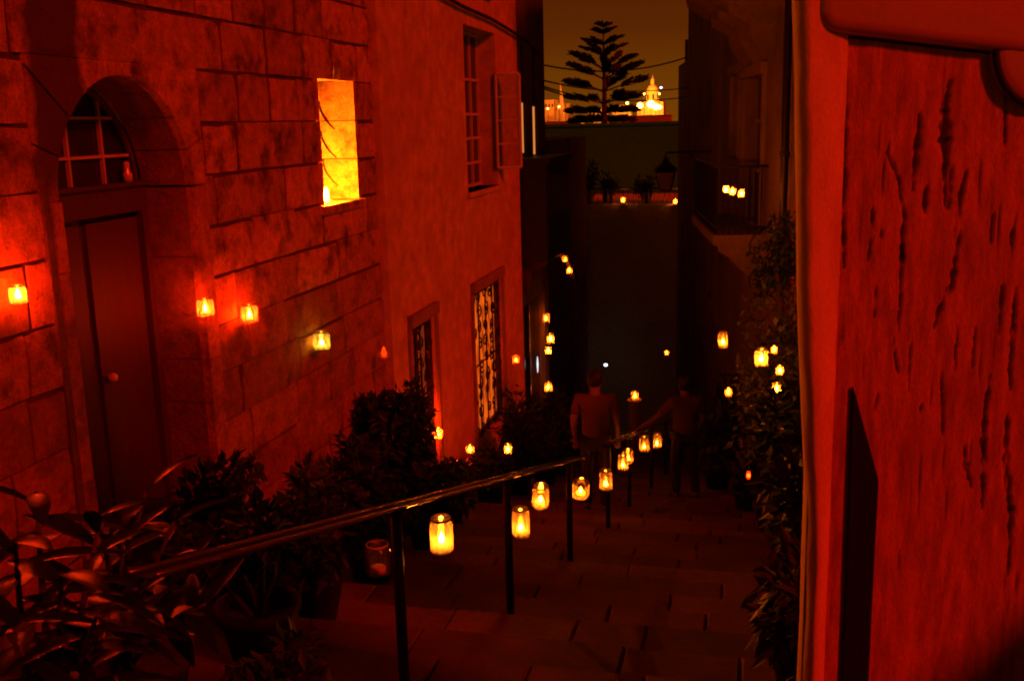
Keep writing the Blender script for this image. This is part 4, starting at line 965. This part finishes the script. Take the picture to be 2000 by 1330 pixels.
bigplant((-2.35, 3.2, G(3.2)-.05), [atD(*p) for p in ((285, 960, 3.6), (340, 1020, 3.4), (240, 1060, 3.3), (330, 1150, 3.2), (400, 1180, 3.2), (190, 1010, 3.5))], 'second glossy-leaved oleander between the corner plant and the handrail', .20, 9)
rnd.seed(23)
shrub((-1.75, 3.25, G(3.25)-.05), .22, .26, .15, 500, .08, .04, 'small dark mound of leaves at the bottom edge of the steps', group=gpl, lift=.35)
# right mass
gr_ = 'plants on the right of the steps'
shrub((.30, 4.35, G(4.35)), .34, .4, .48, 1300, .12, .04, 'tangled plant at the bottom right beside the jamb', group=gr_, lift=.55, mname='leafpale')
shrub((.42, 5.4, G(5.4)), .45, .5, .5, 1200, .12, .06, 'broad-leaved plant behind the bottom right tangle', group=gr_, lift=.75, mname='leafpale')
shrub((.50, 6.7, G(6.7)), .5, .6, .6, 1200, .12, .06, 'dark shrub halfway down the right side of the steps', group=gr_, lift=.85)
shrub((.35, 8.3, G(8.3)), .55, .7, .75, 1300, .11, .05, 'tall dark shrub hiding the pink night light', group=gr_, lift=1.0)
shrub((.25, 10.4, G(10.4)), .55, .7, 1.0, 1700, .10, .05, 'bushy plant holding the brightest jar on the right', group=gr_, lift=1.6, clumps=14, mname='leafpale')
shrub((.0, 12.1, G(12.1)), .6, .7, .85, 1300, .11, .05, 'dark bush left of the brightest right jar', group=gr_, lift=1.1)
shrub((.36, 11.9, G(11.9)), .4, .6, .6, 900, .10, .05, 'climbing foliage above the right jar column', group=gr_, lift=3.1, clumps=12)
shrub((-.45, 14.6, G(14.6)), .5, .7, .8, 1000, .12, .05, 'dark shrub at the foot of the balcony house', group=gr_, lift=1.1)
for i, (px, py) in enumerate(((1150, 352), (1187, 360), (1262, 365))):
    q = atY(px, py, TY+.6); shrub((q.x, TY+.6, tz), .4, .3, (.62, .4, .35)[i], 350, .16, .07, ('tall pot plant on the terrace, left of the others', 'middle pot plant on the terrace', 'right pot plant on the terrace')[i], group='plants on the terrace', lift=(.85, .6, .55)[i])

# ================================================================== NORFOLK PINE
def pine():
    Y = 60.; top = atY(1178, 42, Y); base = Vector((top.x, Y, -12)); o = empty('norfolk_pine', base); tag(o, 'tiered Norfolk pine silhouetted against the glowing sky', 'tree')
    m = Y/FPX*1.03
    mb = MB(base); zt = top.z
    mb.tube([base, Vector((top.x, Y, -2)), Vector((top.x+.05, Y, zt-4)), top], [.42, .30, .13, .02], 8); mb.build('trunk', M['bark'], o, True)
    br = MB(base); fo = MB(base)
    tiers = [(53, 12, 6, 6), (66, 20, 8, 6), (88, 33, 12, 6), (108, 43, 18, 6), (136, 58, 26, 5), (155, 72, 24, 5), (180, 80, 24, 5), (203, 72, 14, 6), (222, 66, 4, 8), (238, 66, 0, 8), (256, 64, -6, 8), (275, 60, -8, 8)]
    for ti, (py, half, rise, nb) in enumerate(tiers):
        z0 = atY(1178, py, Y).z; a0 = rnd.uniform(-.2, .2)
        for k in range(nb):
            a = a0+2*math.pi*k/nb+rnd.uniform(-.16, .16); L = half*m*rnd.uniform(.86, 1.1); up = rise*m*rnd.uniform(.75, 1.2)
            if ti > 4 and rnd.random() < .15: continue
            d = Vector((math.cos(a), math.sin(a), 0)); s = Vector((-d.y, d.x, 0)); b = Vector((top.x, Y, z0))
            path = lambda t: b+d*L*t+Vector((0, 0, up*(t**1.2)+.12*L*math.sin(math.pi*t)*.4))
            br.tube([path(t) for t in (0, .33, .66, 1)], [.05, .04, .03, .012], 5)
            t0 = .10 if ti < 4 else (.42 if ti < 9 else .25)
            nl = int(30+L*(44 if ti < 4 else 62))
            for i in range(nl):
                q = rnd.random(); t = t0+(1-t0)*q; p = path(t)
                wdt = L*(.20 if ti < 4 else .15)*(math.sin(math.pi*min(1, .12+.80*q))**.8)+.05
                sd = rnd.uniform(-1, 1); p = p+s*sd*wdt*.5+Vector((0, 0, rnd.uniform(-.45, .75)*wdt*(.5 if ti < 4 else .8)))
                dd = (d*.9+s*sd*.6+Vector((0, 0, rnd.uniform(-.05, .5)))).normalized(); ln = rnd.uniform(.18, .42)*(.5+.16*L)
                e_ = p+dd*ln; wv = Vector((0, 0, 1)).cross(dd).normalized()*.05
                fo.add([p-wv, p+wv, e_+wv*.4+Vector((0, 0, .04)), e_-wv*.4], [(0, 1, 2, 3)])
                fo.add([p+Vector((0, 0, -.05)), p+Vector((0, 0, .05)), e_+Vector((0, 0, .05))], [(0, 1, 2)])
    br.build('branches', M['bark'], o, True); fo.build('crown', M['pine'], o)
pine()

# ================================================================== FAR SHORE
def far(px, py, D=700.): return atY(px, py, D)
FY = 700.
fsx = [far(px, 230).x for px in (900, 1500)]
def farbox(px0, px1, py0, py1, dy, label, wins=0, name='far_building', cat='building', grp='buildings on the far shore'):
    a, b = far(px0, py1, FY+dy), far(px1, py0, FY+dy); c = Vector(((a.x+b.x)/2, FY+dy, -26)); o = empty(name, c); tag(o, label, cat, grp)
    mb = MB(c); mb.box((a.x, FY+dy, -26), (b.x, FY+dy+14, b.z)); mb.build('wall', M['farstone'], o)
    mb = MB(c); mb.box((a.x-.3, FY+dy-.3, b.z), (b.x+.3, FY+dy+14.3, b.z+.6)); mb.build('parapet', M['farstone'], o)
    for k in range(wins):
        x = a.x+(b.x-a.x)*(k+.5)/wins; z = b.z-3.2
        mb = MB((x, FY+dy, z)); mb.box((x-.6, FY+dy-.08, z-1), (x+.6, FY+dy-.003, z+1)); mb.build('window', M['glass'], o)
    return o
farbox(1040, 1135, 238, 330, -30, 'long low floodlit quay wall on the far shore at left', 0, 'quay_wall', 'wall')
farbox(1058, 1082, 197, 240, 0, 'floodlit block on the far shore left of the spire', 4)
farbox(1083, 1106, 204, 240, 6, 'floodlit block on the far shore under the spire', 4)
farbox(1150, 1185, 214, 240, 4, 'dim far block behind the tree trunk', 5)
farbox(1196, 1232, 207, 240, 8, 'floodlit far block left of the domed church', 5)
farbox(1188, 1310, 226, 330, -28, 'floodlit bastion wall below the domed church', 0, 'bastion', 'wall')
# spire
p = far(1098, 215, FY); o = empty('spire', (p.x, FY, -20)); tag(o, 'slim floodlit spire on the far shore left of the tree', 'spire')
t_ = far(1094, 163, FY); mb = MB(o.location); mb.tube([(p.x, FY, -20), (p.x, FY, p.z), t_], [2.2, 2.0, .3], 8); mb.build('shaft', M['farstone'], o)
mb = MB(o.location); mb.lathe([(2.6, p.z-.5), (2.8, p.z), (2.0, p.z+.4)], (p.x, FY, 0), 8); mb.build('collar', M['farstone'], o)
# domed church
c = far(1272, 200, FY+8); ch = empty('domed_church', (c.x, c.y, -20)); tag(ch, 'brightly floodlit church dome with lantern on the far shore', 'church')
zb = lambda py: far(1272, py, FY+8).z; mpx = (FY+8)/FPX*1.03
mb = MB(ch.location); mb.box((c.x-26*mpx, c.y, -26), (c.x+22*mpx, c.y+20, zb(200))); mb.build('nave', M['farstone'], ch)
mb = MB(ch.location); mb.lathe([(13.5*mpx, zb(200)), (13.5*mpx, zb(197)), (12*mpx, zb(196)), (12*mpx, zb(181)), (13*mpx, zb(180)), (13*mpx, zb(178))], (c.x, c.y+8, 0), 16); mb.build('drum', M['farstone'], ch)
mb = MB(ch.location); R_ = 11*mpx; z0 = zb(178); mb.lathe([(R_*math.cos(t*.19), z0+R_*1.15*math.sin(t*.19)) for t in range(8)], (c.x, c.y+8, 0), 16); mb.build('dome', M['farstone'], ch, True)
mb = MB(ch.location); mb.lathe([(3.2*mpx, zb(166)), (3.2*mpx, zb(157)), (4*mpx, zb(156.5)), (2.5*mpx, zb(153)), (.6*mpx, zb(150)), (.3*mpx, zb(146))], (c.x, c.y+8, 0), 10); mb.build('lantern', M['farstone'], ch)
for k in range(8):
    a = k*math.pi/4+.2; mb = MB(ch.location); q = Vector((c.x+12.1*mpx*math.cos(a), c.y+8+12.1*mpx*math.sin(a), zb(189))); mb.tube([q-Vector((0, 0, 1.6)), q+Vector((0, 0, 1.6))], .7, 6); mb.build('drum_window', M['glass'], ch)
# flood lamps on the far shore: lamp head on a mast with its own light
fl_m = emat('floodlamp', (1., .42, .05), 30.)
def flood(px, py, dy, r, power, label, colr=(1, .30, .02)):
    p = far(px, py, FY+dy); o = empty('flood_lamp', (p.x, p.y, -26)); tag(o, label, 'lamp', 'lamps on the far shore')
    mb = MB(o.location); mb.lathe([(0, -r), (r*.8, -r*.5), (r, 0), (r*.8, r*.5), (0, r)], p, 8); mb.build('lamp_head', fl_m, o, True)
    mb = MB(o.location); mb.tube([(p.x, p.y+.2, -26), (p.x, p.y+.2, p.z-r)], .2, 5); mb.build('mast', M['iron'], o)
    if power:
        ld = bpy.data.lights.new('flood_light', 'POINT'); ld.energy = power; ld.color = colr; ld.shadow_soft_size = .5
        lo = bpy.data.objects.new('flood_light', ld); col.objects.link(lo); lo.location = p+Vector((0, -3.0, r+1))-Vector(o.location); lo.parent = o
LB = ['leftmost bright lamp under the church', 'second bright lamp under the church', 'brightest lamp under the church dome', 'fourth bright lamp under the church', 'rightmost bright lamp under the church']
for i, (px, py, r) in enumerate(((1236, 213, 1.6), (1250, 207, 2.0), (1271, 204, 2.6), (1281, 209, 2.0), (1288, 210, 1.5))):
    flood(px, py, -16, r, 22000 if i in (1, 2, 3) else 9000, LB[i])
flood(1225, 202, -10, .8, 6000, 'small lamp left of the church lights'); flood(1202, 209, -10, .7, 5000, 'small lamp right of the tree trunk'); flood(1178, 211, -10, .6, 4000, 'small lamp behind the tree trunk')
flood(1070, 213, -12, .5, 9000, 'small lamp before the left far block', (1, .2, .02)); flood(1092, 209, -12, .5, 9000, 'small lamp at the foot of the spire', (1, .2, .02))
flood(1258, 184, -4, .5, 26000, 'left lamp at the foot of the dome'); flood(1288, 184, -4, .5, 26000, 'right lamp at the foot of the dome')

# ================================================================== PEOPLE
def skinned(name, nodes, edges, m, parent, sub=2, root=0):
    me = bpy.data.meshes.new(name); me.from_pydata([n[0] for n in nodes], edges, []); ob = bpy.data.objects.new(name, me); col.objects.link(ob)
    sm = ob.modifiers.new('s', 'SKIN'); sm.use_smooth_shade = True; ss = ob.modifiers.new('d', 'SUBSURF'); ss.levels = sub
    for i, n in enumerate(nodes):
        r = n[1]; me.skin_vertices[0].data[i].radius = r if hasattr(r, '__len__') else (r, r); me.skin_vertices[0].data[i].use_root = (i == root)
    dg = bpy.context.evaluated_depsgraph_get(); dg.update(); ev = ob.evaluated_get(dg); m2 = bpy.data.meshes.new_from_object(ev); bpy.data.objects.remove(ob)
    m2.name = name; m2.materials.clear(); m2.materials.append(m)
    for p in m2.polygons: p.use_smooth = True
    return m2
def person(loc, rz, pose, top, label):
    o = empty('person', loc, rz); tag(o, label, 'person')
    # local: facing +Y, up +Z; joints
    P = dict(pel=(0, 0, .95), wa=(0, .0, 1.10), ch=(0, -.01, 1.30), nk=(0, .0, 1.47), hd=(0, .015, 1.56), cr=(0, .01, 1.66), 
             hl=(-.095, 0, .90), hr=(.095, 0, .90), kl=(-.10, .06, .50), kr=(.11, -.02, .50), al=(-.10, .02, .09), ar=(.11, -.14, .12), tl=(-.11, .17, .035), tr=(.12, .0, .035),
             sl=(-.185, -.01, 1.40), sr=(.185, -.01, 1.40), el=(-.25, -.03, 1.13), er=(.25, -.03, 1.13), wl=(-.24, .10, .90), wr=(.25, .10, .90))
    P.update(pose)
    V = lambda k: Vector(P[k])
    ks = ['pel', 'wa', 'ch', 'nk', 'hd', 'cr', 'hl', 'kl', 'al', 'tl', 'hr', 'kr', 'ar', 'tr', 'sl', 'el', 'wl', 'sr', 'er', 'wr']
    rad = dict(pel=(.15, .11), wa=(.135, .095), ch=(.155, .10), nk=.052, hd=(.075, .092), cr=(.068, .082), hl=.082, kl=.055, al=.038, tl=.034, hr=.082, kr=.055, ar=.038, tr=.034, sl=.062, el=.041, wl=.028, sr=.062, er=.041, wr=.028)
    E_ = [('pel', 'wa'), ('wa', 'ch'), ('ch', 'nk'), ('nk', 'hd'), ('hd', 'cr'), ('pel', 'hl'), ('hl', 'kl'), ('kl', 'al'), ('al', 'tl'), ('pel', 'hr'), ('hr', 'kr'), ('kr', 'ar'), ('ar', 'tr'), ('ch', 'sl'), ('sl', 'el'), ('el', 'wl'), ('ch', 'sr'), ('sr', 'er'), ('er', 'wr')]
    nodes = [(V(k), rad[k]) for k in ks]; ed = [(ks.index(a), ks.index(b)) for a, b in E_]
    for sd, wk, ek in ((-1, 'wl', 'el'), (1, 'wr', 'er')):
        d = (V(wk)-V(ek)).normalized(); pm = V(wk)+d*.075; i0 = len(nodes); nodes.append((pm, (.040, .020))); ed.append((ks.index(wk), i0))
        sidev = d.cross(Vector((0, 0, 1))).normalized() if abs(d.z) < .95 else Vector((0, 1, 0))
        cur = d.cross(sidev)*.35
        if cur.z > 0: cur = -cur
        for f, (of, ln) in enumerate(((-.03, .062), (-.01, .074), (.01, .072), (.03, .058))):
            a = pm+sidev*of+d*.02; b = a+d*ln*.55; c_ = b+(d+cur*2).normalized()*ln*.5
            n0 = len(nodes); nodes += [(a, .0095), (b, .0088), (c_, .007)]; ed += [(i0, n0), (n0, n0+1), (n0+1, n0+2)]
        a = V(wk)+d*.035+sidev*(-.038); b = a+(d-sidev*.7).normalized()*.05; n0 = len(nodes); nodes += [(a, .011), (b, .009)]; ed += [(i0, n0), (n0, n0+1)]
    link('body', skinned('body', nodes, ed, M['skin'], o), o)
    # face: nose, ears, eyes, mouth as one small mesh on the head
    hd = V('hd'); cr = V('cr'); hm = hd.lerp(cr, .5)
    mb = MB(); mb.lathe([(0, -.03), (.014, -.018), (.008, .012), (0, .028)], hm+Vector((0, .092, -.015)), 8)
    for s in (-1, 1): mb.obox(hm+Vector((s*.082, -.005, -.01)), (.007, 0, 0), (0, .017, 0), (0, 0, .03))
    link('ears_and_nose', mb.mesh('ears_and_nose', M['skin'], True), o)
    mb = MB()
    for s in (-1, 1): mb.lathe([(0, -.008), (.009, 0), (0, .008)], hm+Vector((s*.032, .083, .005)), 8)
    mb.obox(hm+Vector((0, .088, -.06)), (.022, 0, 0), (0, .004, 0), (0, 0, .004)); link('eyes_and_mouth', mb.mesh('eyes_and_mouth', M['hair']), o)
    mb = MB(); vs = []; nb_, na_ = 9, 18
    for ib_ in range(nb_+1):
        th = math.pi*ib_/nb_
        for ia in range(na_):
            ph2 = 2*math.pi*ia/na_; v = Vector((math.sin(th)*math.cos(ph2)*.092, math.sin(th)*math.sin(ph2)*.108, math.cos(th)*.112))
            if v.y > .03 and v.z < .045: v.y = .03; v.z = max(v.z, -.03)
            if v.z < -.085: v.z = -.085
            vs.append(hm+Vector((0, -.012, .02))+v*(1+.06*noise.noise(v*40)))
    mb.add(vs, [(k*na_+q_, k*na_+(q_+1) % na_, (k+1)*na_+(q_+1) % na_, (k+1)*na_+q_) for k in range(nb_) for q_ in range(na_)])
    link('hair', mb.mesh('hair', M['hair'], True), o)
    sn = [(V('pel')+Vector((0, 0, -.09)), (.185, .145)), (V('wa'), (.165, .13)), (V('ch'), (.185, .14)), (V('nk')+Vector((0, -.005, -.03)), .085), (V('sl'), .078), (V('sl').lerp(V('el'), .75), .062), (V('sr'), .078), (V('sr').lerp(V('er'), .75), .062), (V('ch').lerp(V('nk'), .5)+Vector((0, -.012, 0)), (.15, .118))]
    link('shirt', skinned('shirt', sn, [(0, 1), (1, 2), (2, 8), (8, 3), (8, 4), (4, 5), (8, 6), (6, 7)], top, o), o)
    tn = [(V('pel'), (.16, .12)), (V('hl'), .098), (V('kl'), .072), (V('al')+Vector((0, 0, .02)), .06), (V('hr'), .098), (V('kr'), .072), (V('ar')+Vector((0, 0, .02)), .06)]
    link('trousers', skinned('trousers', tn, [(0, 1), (1, 2), (2, 3), (0, 4), (4, 5), (5, 6)], M['cloth'], o), o)
    for a, t in (('al', 'tl'), ('ar', 'tr')):
        link('shoe', skinned('shoe', [(V(a)+Vector((0, -.05, -.035)), .042), (V(a)+Vector((0, .02, -.02)), .046), (V(t), .038), (V(t)+Vector((0, .06, -.005)), .03)], [(0, 1), (1, 2), (2, 3)], M['shoe'], o, root=1), o)
    return o
pa = atY(1162, 760, 11.2); sz = pa.z
ya = 11.2
step_z = lambda y: -RI*math.floor(y/TR)-.07
person((pa.x, ya, step_z(ya)), .12, {}, M['shirt'], 'person in a pale shirt seen from behind, left of the handrail gap')
yb = 13.2; pb = atY(1338, 760, yb)
person((pb.x, yb, step_z(yb)), .55, dict(el=(-.36, .12, 1.17), wl=(-.50, .30, 1.0)), M['shirt_d'], 'person in dark clothes reaching an arm towards the far handrail')
